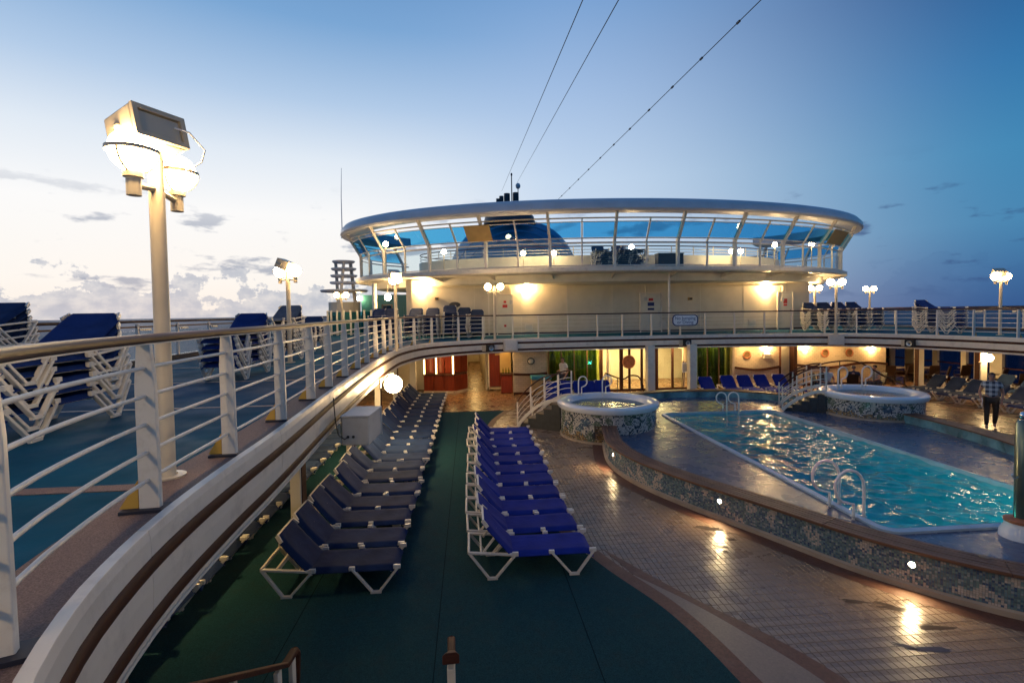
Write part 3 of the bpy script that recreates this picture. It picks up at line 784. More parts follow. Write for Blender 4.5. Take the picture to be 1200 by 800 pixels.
# mosaic tesserae on the outer wall (three or four pixels each: one joined part)
def fbm(x, y, s, off=0.0):
    return noise.noise(Vector((x * s + off, y * s, off * 1.7)))
def tess_colour(u, v, h, style):
    a = fbm(u, v, 3.2, 3.0 + style); b = fbm(u, v, 8.5, 9.0 + style); r = random.random()
    if style == 0:      # blue-green wall with pale drifts
        if a + 0.45 * b > 0.20 and r < 0.72: c = random.choice([(0.52, 0.44, 0.36), (0.42, 0.40, 0.36), (0.58, 0.50, 0.42)])
        else: c = random.choice([(0.11, 0.18, 0.24), (0.15, 0.24, 0.27), (0.07, 0.11, 0.19), (0.18, 0.27, 0.26), (0.12, 0.18, 0.20), (0.30, 0.34, 0.34)])
    else:               # tub: pale with dark specks, dark coral stems, sand at the bottom
        stem = abs(math.sin(u * 2.9 + 0.6 * math.sin(v * 7) + 0.8 * fbm(u, v, 3.0, 1.0)))
        low = v / h
        if low < 0.16 + 0.22 * (a + 0.2) and r < 0.8: c = random.choice([(0.30, 0.20, 0.09), (0.38, 0.27, 0.13), (0.20, 0.14, 0.07), (0.45, 0.36, 0.22)])
        elif stem < 0.10 and low < 0.75: c = random.choice([(0.04, 0.07, 0.06), (0.05, 0.06, 0.08), (0.09, 0.12, 0.09)])
        elif a > 0.30: c = random.choice([(0.07, 0.13, 0.21), (0.06, 0.10, 0.17), (0.12, 0.20, 0.24), (0.40, 0.44, 0.44)])
        elif a < -0.30: c = random.choice([(0.10, 0.15, 0.10), (0.16, 0.20, 0.14), (0.40, 0.40, 0.34)])
        elif r < 0.72: c = random.choice([(0.60, 0.57, 0.50), (0.66, 0.62, 0.55), (0.52, 0.51, 0.47)])
        else: c = random.choice([(0.04, 0.06, 0.10), (0.09, 0.12, 0.15), (0.18, 0.20, 0.20)])
    k_ = random.uniform(0.85, 1.15)
    return tuple(min(0.8, x * k_) for x in c)
class Tess:
    def __init__(self): self.v = []; self.f = []; self.col = []
    def quad(self, c, t, up, nr, w, h, col):
        nr = (nr + Vector((random.uniform(-.05, .05), random.uniform(-.05, .05), random.uniform(-.05, .05)))).normalized()
        o = len(self.v); d = 0.005
        P = [c - t * w / 2 - up * h / 2, c + t * w / 2 - up * h / 2, c + t * w / 2 + up * h / 2, c - t * w / 2 + up * h / 2]
        self.v += [tuple(p - nr * 0.002) for p in P] + [tuple(p * 0.94 + c * 0.06 + nr * d) for p in P]
        fs = [(4, 5, 6, 7), (0, 1, 5, 4), (1, 2, 6, 5), (2, 3, 7, 6), (3, 0, 4, 7)]
        self.f += [tuple(i + o for i in f) for f in fs]; self.col += [col] * 20
    def build(self, name, parent):
        root = parent.location
        me = bpy.data.meshes.new(name)
        me.from_pydata([(x - root.x, y - root.y, z - root.z) for x, y, z in self.v], [], self.f)
        ca = me.color_attributes.new('Col', 'FLOAT_COLOR', 'CORNER')
        ca.data.foreach_set('color', [x for c in self.col for x in (*c, 1.0)])
        me.materials.append(MATS['mosaic'])
        return tag(link(name, me, None, parent), kind='stuff')
ts = Tess(); TS = 0.029
wo_path = [Vector((*p, 0)) for p in w_out]
acc = 0.0; pts = []
for i in range(n):
    a, b = wo_path[i], wo_path[(i + 1) % n]; L = (b - a).length
    pts.append((acc, a, b, L)); acc += L
u = 0.0; j = 0
while u < acc:
    while j < n - 1 and pts[j][0] + pts[j][3] < u: j += 1
    s0_, a, b, L = pts[j]; p = a.lerp(b, (u - s0_) / L); t = (b - a).normalized(); nr = Vector((-t.y, t.x, 0)) * sgn
    if p.y < 16 and p.x < 9.5 or p.y < 6:
        z = 0.115
        while z < CP - 0.06:
            ts.quad(Vector((p.x, p.y, z)), t, Vector((0, 0, 1)), nr, TS * 0.9, TS * 0.9, tess_colour(u, z, 0.5, 0)); z += TS
    u += TS
ts.build('mosaic_tesserae', pool)
# wet deck between the cap and the pool
def radial(loop, ang):
    d = Vector((math.cos(ang), math.sin(ang))); c0 = Vector((CX, 12.0)); best = None
    for i in range(len(loop)):
        a, b = Vector(loop[i]) - c0, Vector(loop[(i + 1) % len(loop)]) - c0
        e = b - a; den = d.x * e.y - d.y * e.x
        if abs(den) < 1e-9: continue
        t = (a.x * e.y - a.y * e.x) / den; u_ = (a.x * d.y - a.y * d.x) / den
        if t > 0 and -1e-6 <= u_ <= 1 + 1e-6: best = t if best is None else max(best, t)
    return c0 + d * best
def rrect(x0, x1, y0, y1, r, k=6):
    out = []
    for cx_, cy_, a0 in ((x1 - r, y1 - r, 0), (x0 + r, y1 - r, 90), (x0 + r, y0 + r, 180), (x1 - r, y0 + r, 270)):
        out += [(cx_ + r * math.cos(R(a0 + 90 * i / k)), cy_ + r * math.sin(R(a0 + 90 * i / k))) for i in range(k + 1)]
    return out
copo = rrect(PX0 - 0.10, PX1 + 0.10, PY0 - 0.10, PY1 + 0.10, 0.30)
copi = rrect(PX0, PX1, PY0, PY1, 0.22)
NA = 160
A = [radial(lo, 2 * PI * i / NA) for i in range(NA)]; B = [radial(copo, 2 * PI * i / NA) for i in range(NA)]
mb = MB(); mb.add([(p.x, p.y, WD) for p in A] + [(p.x, p.y, WD) for p in B], [(i, (i + 1) % NA, NA + (i + 1) % NA, NA + i) for i in range(NA)])
part('wet_deck', mb, 'wet_deck', pool)
kc = len(copo); mb = MB()
lps = [(copo, WD - 0.05), (copo, WD + 0.04), (copi, WD + 0.055), (copi, WD - 0.15)]
mb.add([(p[0], p[1], z) for lp, z in lps for p in lp], [(a * kc + i, a * kc + (i + 1) % kc, ((a + 1) % 4) * kc + (i + 1) % kc, ((a + 1) % 4) * kc + i) for a in range(4) for i in range(kc)])
part('coping', mb, 'coping_blue', pool)
mb = MB(); basin = rrect(PX0 - 0.002, PX1 + 0.002, PY0 - 0.002, PY1 + 0.002, 0.22)
mb.add([(p[0], p[1], WD - 0.1) for p in basin] + [(p[0], p[1], -1.2) for p in basin], [(i, (i + 1) % kc, kc + (i + 1) % kc, kc + i) for i in range(kc)] + [tuple(range(kc, 2 * kc))])
part('basin', mb, 'pool_tile', pool)
# underwater lamps in the forward and port walls
for lx, ly, sx_2, sy_2 in ((9.7, PY0 + 0.03, 0.34, 0.03), (PX0 + 0.03, 9.6, 0.03, 0.30)):
    part('underwater_lamp', MB().box((lx, ly, -0.30), (sx_2, sy_2, 0.22)), 'pool_emit', pool)
# rippled water
def grid_water(x0, x1, y0, y1, z, nx, ny, amp):
    m = MB(); vs = []
    for i in range(ny + 1):
        for j in range(nx + 1):
            x = x0 + (x1 - x0) * j / nx; y = y0 + (y1 - y0) * i / ny
            h = amp * (1.1 * noise.noise(Vector((x * 1.3, y * 1.3, 3))) + 0.85 * noise.noise(Vector((x * 2.6 + 4, y * 3.4, 7))) + 0.42 * noise.noise(Vector((x * 6.0, y * 8.0, 1))))
            vs.append((x, y, z + h))
    m.add(vs, [(i * (nx + 1) + j, i * (nx + 1) + j + 1, (i + 1) * (nx + 1) + j + 1, (i + 1) * (nx + 1) + j) for i in range(ny) for j in range(nx)])
    return m
tag(part('pool_water', grid_water(PX0 + 0.003, PX1 - 0.003, PY0 + 0.003, PY1 - 0.003, WD - 0.03, 90, 200, 0.045), 'pool_water', None, smooth=True), kind='structure')
# small lights in the wall
kerb_px = [(720, 530), (847, 573), (1070, 655)]
for x, y in kerb_px:
    q = gz(x, y, 0.34)
    i = min(range(n), key=lambda i_: (Vector((w_out[i_][0], w_out[i_][1])) - Vector((q.x, q.y))).length)
    # along the line of sight: pick the wall point that projects nearest to the pixel
    def perr(i_):
        v = CAM_R.transposed() @ (Vector((w_out[i_][0], w_out[i_][1], 0.36)) - Vector((0, 0, CAM_H)))
        return abs(600 - F_PX * v.x / v.z - x) + (1000 if w_out[i_][1] > 15 or w_out[i_][0] > 9 else 0)
    i = min(range(n), key=perr)
    a, b = wo_path[i - 1], wo_path[(i + 1) % n]; t = (b - a).normalized(); nr = Vector((-t.y, t.x, 0)) * sgn
    p = Vector((*w_out[i], 0.36)) + nr * 0.004
    fit = thing('wall_light', {720: 'small lit round light in mosaic wall next to the hot tub', 847: 'small lit round light midway along the mosaic wall', 1070: 'small lit round light in mosaic wall opposite the brown floor curves'}[x], 'light', tuple(p), math.atan2(nr.y, nr.x))
    rot = Matrix.Rotation(PI / 2, 3, 'Y')
    m = MB().lathe([(0.030, 0), (0.046, 0), (0.046, 0.014), (0.036, 0.018), (0.030, 0.010)], 16, close=True); m.v = [tuple(rot @ Vector(q_)) for q_ in m.v]
    part('bezel', m, 'steel', fit, world=False)
    m = MB().lathe([(1e-4, 0.009), (0.030, 0.009)], 16); m.v = [tuple(rot @ Vector(q_)) for q_ in m.v]
    part('lens', m, 'kerb_emit', fit, world=False)
# drain cover on the cap
q = gz(1153, 652, CP + 0.004)
mb = MB().lathe([(1e-4, 0), (0.06, 0), (0.06, 0.004), (1e-4, 0.006)], 18, (q.x, q.y, CP + 0.004)); part('drain_cover', mb, 'bronze', pool)

# ------------------------------------------------------------------ hot tubs
def hot_tub(c, r, z0, z1, label, grille=None, seed=1):
    t = thing('hot_tub', label, 'hot tub', (c[0], c[1], z0))
    H = z1 - z0
    part('drum', MB().lathe([(r - 0.10, 0.0), (r - 0.10, H - 0.16)], 72, (c[0], c[1], z0)), 'mosaic_bed', t)
    part('skirting', MB().lathe([(r - 0.10, 0.0), (r - 0.05, 0.0), (r - 0.055, 0.055), (r - 0.095, 0.06)], 72, (c[0], c[1], z0), close=True), 'stone_cap', t, smooth=True)
    prof = [(r - 0.14, H - 0.20), (r - 0.02, H - 0.19), (r + 0.02, H - 0.12), (r + 0.015, H - 0.05), (r - 0.03, H - 0.01), (r - 0.14, H), (r - 0.30, H - 0.01), (r - 0.36, H - 0.06),
            (r - 0.40, H - 0.16), (r - 0.48, H - 0.18), (r - 0.54, H - 0.45), (r - 0.56, H - 0.5), (r - 0.16, H - 0.5)]
    part('rim', MB().lathe(prof, 72, (c[0], c[1], z0), close=True), 'gelcoat', t, smooth=True)
    part('basin', MB().lathe([(r - 0.47, H - 0.17), (r - 0.62, H - 0.30), (1e-4, H - 0.32)], 48, (c[0], c[1], z0)), 'tub_lining', t, smooth=True)
    rr = r - 0.44; m = MB(); vs = [(c[0], c[1], z0 + H - 0.14)]; rings_ = 14
    for i in range(1, rings_ + 1):
        for j in range(48):
            x = c[0] + rr * i / rings_ * math.cos(2 * PI * j / 48); y = c[1] + rr * i / rings_ * math.sin(2 * PI * j / 48)
            vs.append((x, y, z0 + H - 0.14 + (0.008 * noise.noise(Vector((x * 4, y * 4, seed))) if i < rings_ else 0)))
    fs = [(0, 1 + j, 1 + (j + 1) % 48) for j in range(48)]
    for i in range(rings_ - 1):
        o, q_ = 1 + i * 48, 1 + (i + 1) * 48
        fs += [(o + j, q_ + j, q_ + (j + 1) % 48, o + (j + 1) % 48) for j in range(48)]
    m.add(vs, fs); part('water', m, 'tub_water', t, smooth=True)
    ts = Tess(); s = 0.036; per = 2 * PI * (r - 0.10); nq = int(per / s)
    random.seed(seed * 31)
    for i in range(nq):
        a = 2 * PI * i / nq; nr = Vector((math.cos(a), math.sin(a), 0)); tt = Vector((-nr.y, nr.x, 0))
        if nr.y > 0.75: continue
        z = 0.085
        while z < H - 0.19:
            ts.quad(Vector((c[0], c[1], z0 + z)) + nr * (r - 0.10), tt, Vector((0, 0, 1)), nr, s * 0.9, s * 0.9, tess_colour(i * s + seed * 10, z, H, 1 + seed)); z += s
    ts.build('mosaic_tesserae', t)
    # two chrome-white hoop handles on the rim are added as grab rails below
    if grille:
        a = grille; nr = Vector((math.cos(a), math.sin(a), 0)); tt = Vector((-nr.y, nr.x, 0))
        g = None
        fr = MB(); cc = Vector((c[0], c[1], z0 + 0.36)) + nr * (r - 0.095)
        fr.bar(cc - tt * 0.2 - Vector((0, 0, .2)), cc - tt * 0.2 + Vector((0, 0, .2)), 0.04, 0.04, nr); fr.bar(cc + tt * 0.2 - Vector((0, 0, .2)), cc + tt * 0.2 + Vector((0, 0, .2)), 0.04, 0.04, nr)
        g = part('vent_grille', fr, 'dark_metal', t)
        for q_ in range(6):
            zz = -0.17 + q_ * 0.068
            part('louvre', MB().bar(cc - tt * 0.19 + Vector((0, 0, zz)) + nr * 0.012, cc + tt * 0.19 + Vector((0, 0, zz)) + nr * 0.012, 0.02, 0.045, nr), 'bronze', g)
    return t
JL, JR = (4.35, 15.4), (13.55, 15.6)
hot_tub(JL, 1.58, 0.0, 1.08, 'round mosaic hot tub with white rim beside the sun loungers', grille=R(-112), seed=1)
hot_tub(JR, 1.53, WD, 1.08, 'round mosaic hot tub standing on wet deck near walking man', seed=2)

def hoop(name, base, ax, label, tall=0.55, w=0.30, group=None, rad=0.021, tail=0.35):
    """a P-shaped grab handle: straight upright on one side, loop that returns in a short stub"""
    ax = Vector(ax).normalized(); b = Vector(base)
    pts = [Vector((0, 0, -tail)), Vector((0, 0, tall * 0.55))]
    for i in range(1, 12):
        a = PI - i * PI * 1.32 / 11
        pts.append(ax * (w / 2 + w / 2 * math.cos(a)) + Vector((0, 0, tall * 0.62 + w / 2 * math.sin(a) * 1.15)))
    last = pts[-1]
    pts.append(ax * (w * 0.36) + Vector((0, 0, last.z - 0.055)))
    pts.append(ax * (w * 0.36) + Vector((0, 0, -0.05)))
    o = thing(name, label, 'handle', tuple(b), 0, group)
    part('tube', MB().tube(pts, rad, 10), 'handle_white', o, smooth=True, world=False)
    for q_ in (Vector((0, 0, 0)), ax * (w * 0.36)):
        part('flange', MB().lathe([(rad, 0), (rad * 2.1, 0), (rad * 2.1, 0.008), (rad, 0.012)], 14, (q_.x, q_.y, 0.0), close=True), 'steel', o, world=False)
    return o
# pool ladders
for (x, y), nm in (((975, 590), 'white pool ladder handle nearer the hot tub, beside wooden slat cap'), ((1001, 605), 'white pool ladder handle nearer the wall light, beside wooden slat cap')):
    q = gz(x, y, WD + 0.055)
    hoop('ladder_handle', (PX0 + 0.02, q.y, WD + 0.05), (-1, 0.05, 0), nm, 0.82, 0.50, 'pool ladder handles', 0.024, 0.5)
for (x, y), nm in (((859, 486), 'white ladder handle at aft pool edge, left of its pair'), ((875, 486), 'white ladder handle at aft pool edge, right of its pair')):
    q = gz(x, y, WD + 0.055)
    hoop('ladder_handle', (q.x + 0.12, PY1 - 0.02, WD + 0.05), (-1, 0.35, 0), {859: 'white ladder handle at aft pool edge nearer the raised sign stand', 875: 'white ladder handle at aft pool edge nearer the mosaic steps'}[x], 0.74, 0.34, 'pool ladder handles', 0.022, 0.5)
for (x, dx_), nm in (((678, 0.30), 'white hoop handle on round tub beside its steps'), ((706, 0.32), 'white hoop handle on round tub further from its steps')):
    q = gy(x, 462, JL[1] + 1.1)
    hoop('grab_handle', (q.x, q.y, 1.075), (1, 0, 0), nm, 0.72, dx_, 'hot tub handles', 0.022, 0.1)
for (x, dx_), nm in (((982, 0.36), 'white hoop handle on wet deck tub nearer its steps'), ((1010, 0.38), 'white hoop handle on wet deck tub nearer seated people')):
    q = gy(x, 452, JR[1] + 0.9)
    hoop('grab_handle', (q.x, q.y, 1.075), (1, 0, 0), nm, 0.80, dx_, 'hot tub handles', 0.024, 0.1)

# ------------------------------------------------------------------ steps with rails beside the tubs
def tub_steps(name, label, c, r, a_mid, z0, z1, nst, flip, length=1.5, width=1.15):
    """straight flight tangent to the tub, climbing towards it"""
    t = thing(name, label, 'steps', (c[0], c[1], z0))
    d = Vector((math.cos(a_mid), math.sin(a_mid), 0)); s = Vector((-d.y, d.x, 0)) * flip
    foot = Vector((c[0], c[1], 0)) + d * (r + length)
    H = z1 - z0
    for i in range(nst):
        x0 = length * (1 - i / nst); run = length / nst
        cc = Vector((c[0], c[1], z0)) + d * (r - 0.06 + x0 - run / 2)
        hh = H * (i + 1) / (nst + 0.6)
        rzz = math.atan2(d.y, d.x)
        st = part('step', MB().box((cc.x, cc.y, z0 + hh / 2 - 0.015), (run - 0.004, width, hh - 0.03), rzz), 'step_dark', t)
        part('tread', MB().box((cc.x, cc.y, z0 + hh - 0.012), (run + 0.02, width + 0.01, 0.028), rzz), 'step_wood', st)
    for sd_ in (-1, 1):
        off = s * sd_ * (width / 2 + 0.05)
        path = []
        for i in range(13):
            f = i / 12; x = r - 0.05 + length * 1.05 * (1 - f)
            z = z0 + 0.04 + H * (math.sin(f * PI / 2) ** 0.85)
            p = Vector((c[0], c[1], 0)) + d * x + off; path.append(Vector((p.x, p.y, z)))
        m = MB()
        for p, q_ in zip(path, path[1:]): m.bar(p, q_, 0.045, 0.10)
        part('stringer', m, 'rail_white', t)
        m = MB(); m.tube([p + Vector((0, 0, 0.84)) for p in path], 0.024, 8)
        part('handrail', m, 'rail_wood', t, smooth=True)
        for dz_ in (0.24, 0.42, 0.60):
            part('rod', MB().tube([p + Vector((0, 0, dz_)) for p in path], 0.012, 6), 'rail_white', t, smooth=True)
        for i in (0, 4, 8, 12):
            p = path[i]; part('post', MB().bar(p, p + Vector((0, 0, 0.83)), 0.04, 0.04, s), 'rail_white', t)
    return t
tub_steps('tub_steps', 'curved white railed steps climbing to the round tub by the loungers', JL, 1.50, R(146), 0.0, 1.0, 5, 1, 1.45, 1.0)
tub_steps('tub_steps', 'white railed steps climbing from the wet deck to its tub', JR, 1.45, R(152), WD, 1.02, 5, 1, 1.25, 1.0)

# ================================================================== SUN LOUNGERS
def make_lounger(sling, back_deg, name='sun_lounger'):
    t = thing(name, 'sun lounger', 'sun lounger')
    W = 0.315; ca, sa = math.cos(R(back_deg)), math.sin(R(back_deg))
    pv = Vector((0.66, 0, 0.335)); BL = 0.66
    def sheet(fn, nu, nv, th):
        m = MB(); vs = []
        for lay in (0, 1):
            for i in range(nu + 1):
                for j in range(nv + 1):
                    vs.append(fn(i / nu, -1 + 2 * j / nv, lay * th))
        S = (nu + 1) * (nv + 1); fs = []
        for i in range(nu):
            for j in range(nv):
                a = i * (nv + 1) + j; q_ = [a, a + 1, a + nv + 2, a + nv + 1]
                fs.append(tuple(q_[::-1])); fs.append(tuple(S + x for x in q_))
        for i in range(nu):
            for j in (0, nv):
                a = i * (nv + 1) + j; b = a + nv + 1; fs.append((a, b, S + b, S + a))
        for j in range(nv):
            for i in (0, nu):
                a = i * (nv + 1) + j; b = a + 1; fs.append((a, b, S + b, S + a))
        return m.add(vs, fs)
    def seat(u, w, dz_):
        x = 0.66 + 1.21 * u
        sag = 0.022 * (1 - w * w) * math.sin(PI * min(1, u * 1.0) * 0.9 + 0.1)
        drop = 0.05 * max(0.0, (abs(w) - 0.9) / 0.1) if abs(w) > 0.9 else 0
        round_end = 0.075 * max(0, (u - 0.90) / 0.10) ** 2
        return (x, W * 1.05 * w, 0.352 - sag - drop - round_end + dz_)
    def back(u, w, dz_):
        s = BL * u; sag = 0.022 * (1 - w * w) * math.sin(PI * u)
        drop = 0.05 * max(0.0, (abs(w) - 0.9) / 0.1) if abs(w) > 0.9 else 0
        nar = 1.0 - 0.10 * max(0.0, (u - 0.86) / 0.14)
        off = 0.018 - sag - drop + dz_
        return (pv.x - ca * s + sa * off * 1.0, W * 1.05 * w * nar, pv.z + sa * s + ca * off)
    me = sheet(seat, 20, 10, 0.008)
    part('seat_sling', me, sling, t, smooth=True, world=False)
    part('back_sling', sheet(back, 8, 10, 0.008), sling, t, smooth=True, world=False)
    m = MB()
    for s in (-1, 1):
        m.bar((0.64, s * 0.25, 0.30), (1.80, s * 0.25, 0.30), 0.03, 0.03)
    for x in (0.68, 1.28, 1.78): m.bar((x, -0.31, 0.29), (x, 0.31, 0.29), 0.03, 0.03)
    part('seat_frame', m, 'resin', t, world=False)
    m = MB()
    top = Vector((pv.x - ca * BL, 0, pv.z + sa * BL))
    for s in (-1, 1):
        m.bar((pv.x - sa * .02, s * 0.25, pv.z - ca * .02), (top.x - sa * .02, s * 0.24, top.z - ca * .02), 0.03, 0.03, (sa, 0, ca))
        m.bar((top.x - ca * .012, s * 0.285, top.z + sa * .012), (top.x + ca * 0.10, s * 0.327, top.z - sa * 0.10), 0.022, 0.05, (sa, 0, ca))
    m.bar((top.x, -0.27, top.z), (top.x, 0.27, top.z), 0.03, 0.03)
    part('back_frame', m, 'resin', t, world=False)
    for s in (-1, 1):
        y0, y1 = s * 0.322, s * 0.355
        m = MB(); w, h = 0.03, 0.052
        A, Bq, Cq = (0.02, y0, 0.40), (0.70, y0, 0.335), (0.36, y1, 0.03)
        m.bar(A, Bq, w, h, (0, s, 0.001)); m.bar(A, (0.31, y1, 0.025), w, h, (0, s, 0.001)); m.bar(Bq, (0.41, y1, 0.025), w, h, (0, s, 0.001))
        m.box((0.36, y1, 0.02), (0.15, w * 1.3, 0.04)); m.box((0.70, y0, 0.345), (0.09, w * 1.4, 0.06))
        part('head_leg', m, 'resin', t, world=False, bevel=0.006)
        m = MB()
        m.bar((1.24, y0, 0.345), (1.52, y1, 0.025), w, h, (0, s, 0.001)); m.bar((1.88, y0, 0.345), (1.62, y1, 0.025), w, h, (0, s, 0.001))
        m.box((1.57, y1, 0.02), (0.15, w * 1.3, 0.04)); m.box((1.24, y0, 0.35), (0.08, w * 1.4, 0.05)); m.box((1.86, y0, 0.35), (0.10, w * 1.4, 0.055))
        part('foot_leg', m, 'resin', t, world=False, bevel=0.006)
    m = MB(); m.bar((0.02, -0.33, 0.40), (0.02, 0.33, 0.40), 0.035, 0.04); m.bar((0.20, -0.31, 0.36), (0.20, 0.31, 0.36), 0.03, 0.03)
    part('head_crossbar', m, 'resin', t, world=False, bevel=0.006)
    m = MB(); mid = pv.lerp(top, 0.55)
    for s in (-1, 1): m.bar((mid.x, s * 0.24, mid.z - 0.01), (0.24, s * 0.24, 0.37), 0.025, 0.03)
    m.bar((mid.x, -0.25, mid.z - 0.02), (mid.x, 0.25, mid.z - 0.02), 0.025, 0.025)
    part('back_support', m, 'resin', t, world=False)
    return t
P = {k_: [make_lounger(*a), False] for k_, a in {'navy': ('sling_navy', 50), 'blue': ('sling_blue', 50), 'sblue': ('sling_deck', 33), 'snavy': ('sling_navy', 33), 'navy2': ('sling_navy', 44), 'blue2': ('sling_blue', 45)}.items()}
def lounger(kind, loc, rz, label, group):
    if kind in ('navy', 'blue') and random.random() < 0.3 and P[kind][1]: kind += '2'
    pr_, used = P[kind]
    o = place(pr_, used, loc, rz, label, group); P[kind][1] = True
    return o
J_ = lambda a=0.02: random.uniform(-a, a)
# long row along the balcony edge
for i in range(21):
    lounger('navy', (-2.96 + J_(0.04), 7.30 + 0.735 * i + J_(0.015), 0.012), J_(0.035), 'navy sling lounger in the long row of cream posts, %s from the stair end' % ORD[i], 'navy loungers in the long row')
# row in the middle of the carpet
for i in range(11):
    lounger('blue', (-0.10 + J_(0.035), 7.46 + 0.735 * i + J_(0.015), 0.012), J_(0.03), 'royal blue lounger in the middle carpet row, %s from the stair end' % ORD[i], 'royal blue loungers on the carpet')
# shaded row beneath the balcony
for i in range(19):
    lounger('navy', (-5.50 + J_(), 5.05 + 0.70 * i + J_(), 0.012), J_(0.02), 'shaded navy lounger under the balcony, %s from the stair end' % ORD[i], 'shaded loungers under the balcony')
# covered starboard side: feet towards the pool
for i in range(7):
    lounger('navy', (20.95 + J_(), 20.1 - 0.86 * i + J_(), 0.007), PI + J_(0.03), 'navy lounger beyond the wet deck tub, %s from the plaque wall' % ORD[i], 'loungers on the covered side')
for i in range(4):
    lounger('navy', (23.7 + J_(), 20.6 - 1.0 * i + J_(), 0.007), PI + J_(0.03), 'navy lounger in second covered row, %s from the plaque wall' % ORD[i], 'loungers on the covered side')
# aft of the pool, backs to the wall
for i, x in enumerate((826, 851, 870, 889.5, 911.5)):
    q = gz(x, 441, 0.90)
    q = gy(x, 441, 21.75)
    lounger('blue', (q.x, 22.0, 0.007), -PI / 2 + J_(0.03), 'royal blue lounger facing pool along aft wall, %s from easel sign' % ORD[i], 'royal blue loungers aft of the pool')
for i, x in enumerate((650, 663, 679, 691, 706)):
    q = gy(x, 447, 21.3)
    lounger('blue', (q.x, 21.6 + 0.1 * (i % 2), 0.007), -PI / 2 + J_(0.25), 'royal blue lounger behind the railed tub steps, %s from the towel cart' % ORD[i], 'royal blue loungers aft of the pool')
# stacks on the upper deck
STACK = [('sblue', (-3.45, 5.75), PI + 0.03, 6, 'near the lamp post with the flood light, beside the striped deck'),
         ('snavy', (-5.35, 7.4), PI - 0.05, 8, 'furthest to port'),
         ('sblue', (-4.75, 11.3), -PI / 2 + 0.06, 6, 'next along the balcony'),
         ('snavy', (-5.1, 14.8), -PI / 2 - 0.1, 8, ''),
         ('snavy', (-5.4, 17.9), -PI / 2 + 0.05, 7, '')]
def stack(kind, xy, rz, cnt, where, group, pitch=0.112):
    for i in range(cnt):
        pos = 'lowest' if i == 0 else 'topmost' if i == cnt - 1 else ORD[i] + ' from bottom'
        lounger(kind, (xy[0] + J_(0.012), xy[1] + J_(0.012), DK + 0.004 + pitch * i), rz + J_(0.015), '%s lounger, %s in stack %s' % ('blue' if kind == 'sblue' else 'navy', pos, where), group)
stack('sblue', (-4.72, 6.80), -PI / 2 + 0.04, 6, 'behind railing beside the flood lamp post', 'lounger stacks on the upper port deck')
stack('snavy', (-7.7, 9.2), -PI / 2 - 0.08, 8, 'between flood lamp post and port side railing', 'lounger stacks on the upper port deck')
stack('sblue', (-4.75, 11.45), -PI / 2 + 0.06, 6, 'on open port deck with blue top', 'lounger stacks on the upper port deck')
stack('snavy', (-5.0, 14.6), -PI / 2 - 0.1, 8, 'on port deck with tilted navy top', 'lounger stacks on the upper port deck')
stack('snavy', (-5.6, 18.6), -PI / 2 + 0.05, 5, 'on port deck, lowest stack of the row', 'lounger stacks on the upper port deck')
for i, (x, nn) in enumerate([(441, 8), (455, 8), (486, 8), (506, 8), (526, 9), (545, 8), (560, 7)]):
    q = gy(x, 372, 24.4)
    stack('snavy', (q.x, 25.6), -PI / 2 + J_(0.2), nn, 'against white upper wall, %s from teal screens' % ORD[i], 'lounger stacks by the upper wall')
for i, x in enumerate((961, 979, 996, 1013)):
    q = gy(x, 372, 24.3)
    stack('snavy', (q.x, 25.4), -PI / 2 + J_(0.15), 8, 'on starboard deck, %s from white upper wall' % ORD[i], 'lounger stacks on the starboard deck')
q = gy(1094, 372, 20.4); stack('sblue', (q.x, 21.2), -PI / 2 + 0.1, 8, 'alone on the starboard deck with blue top', 'lounger stacks on the starboard deck')

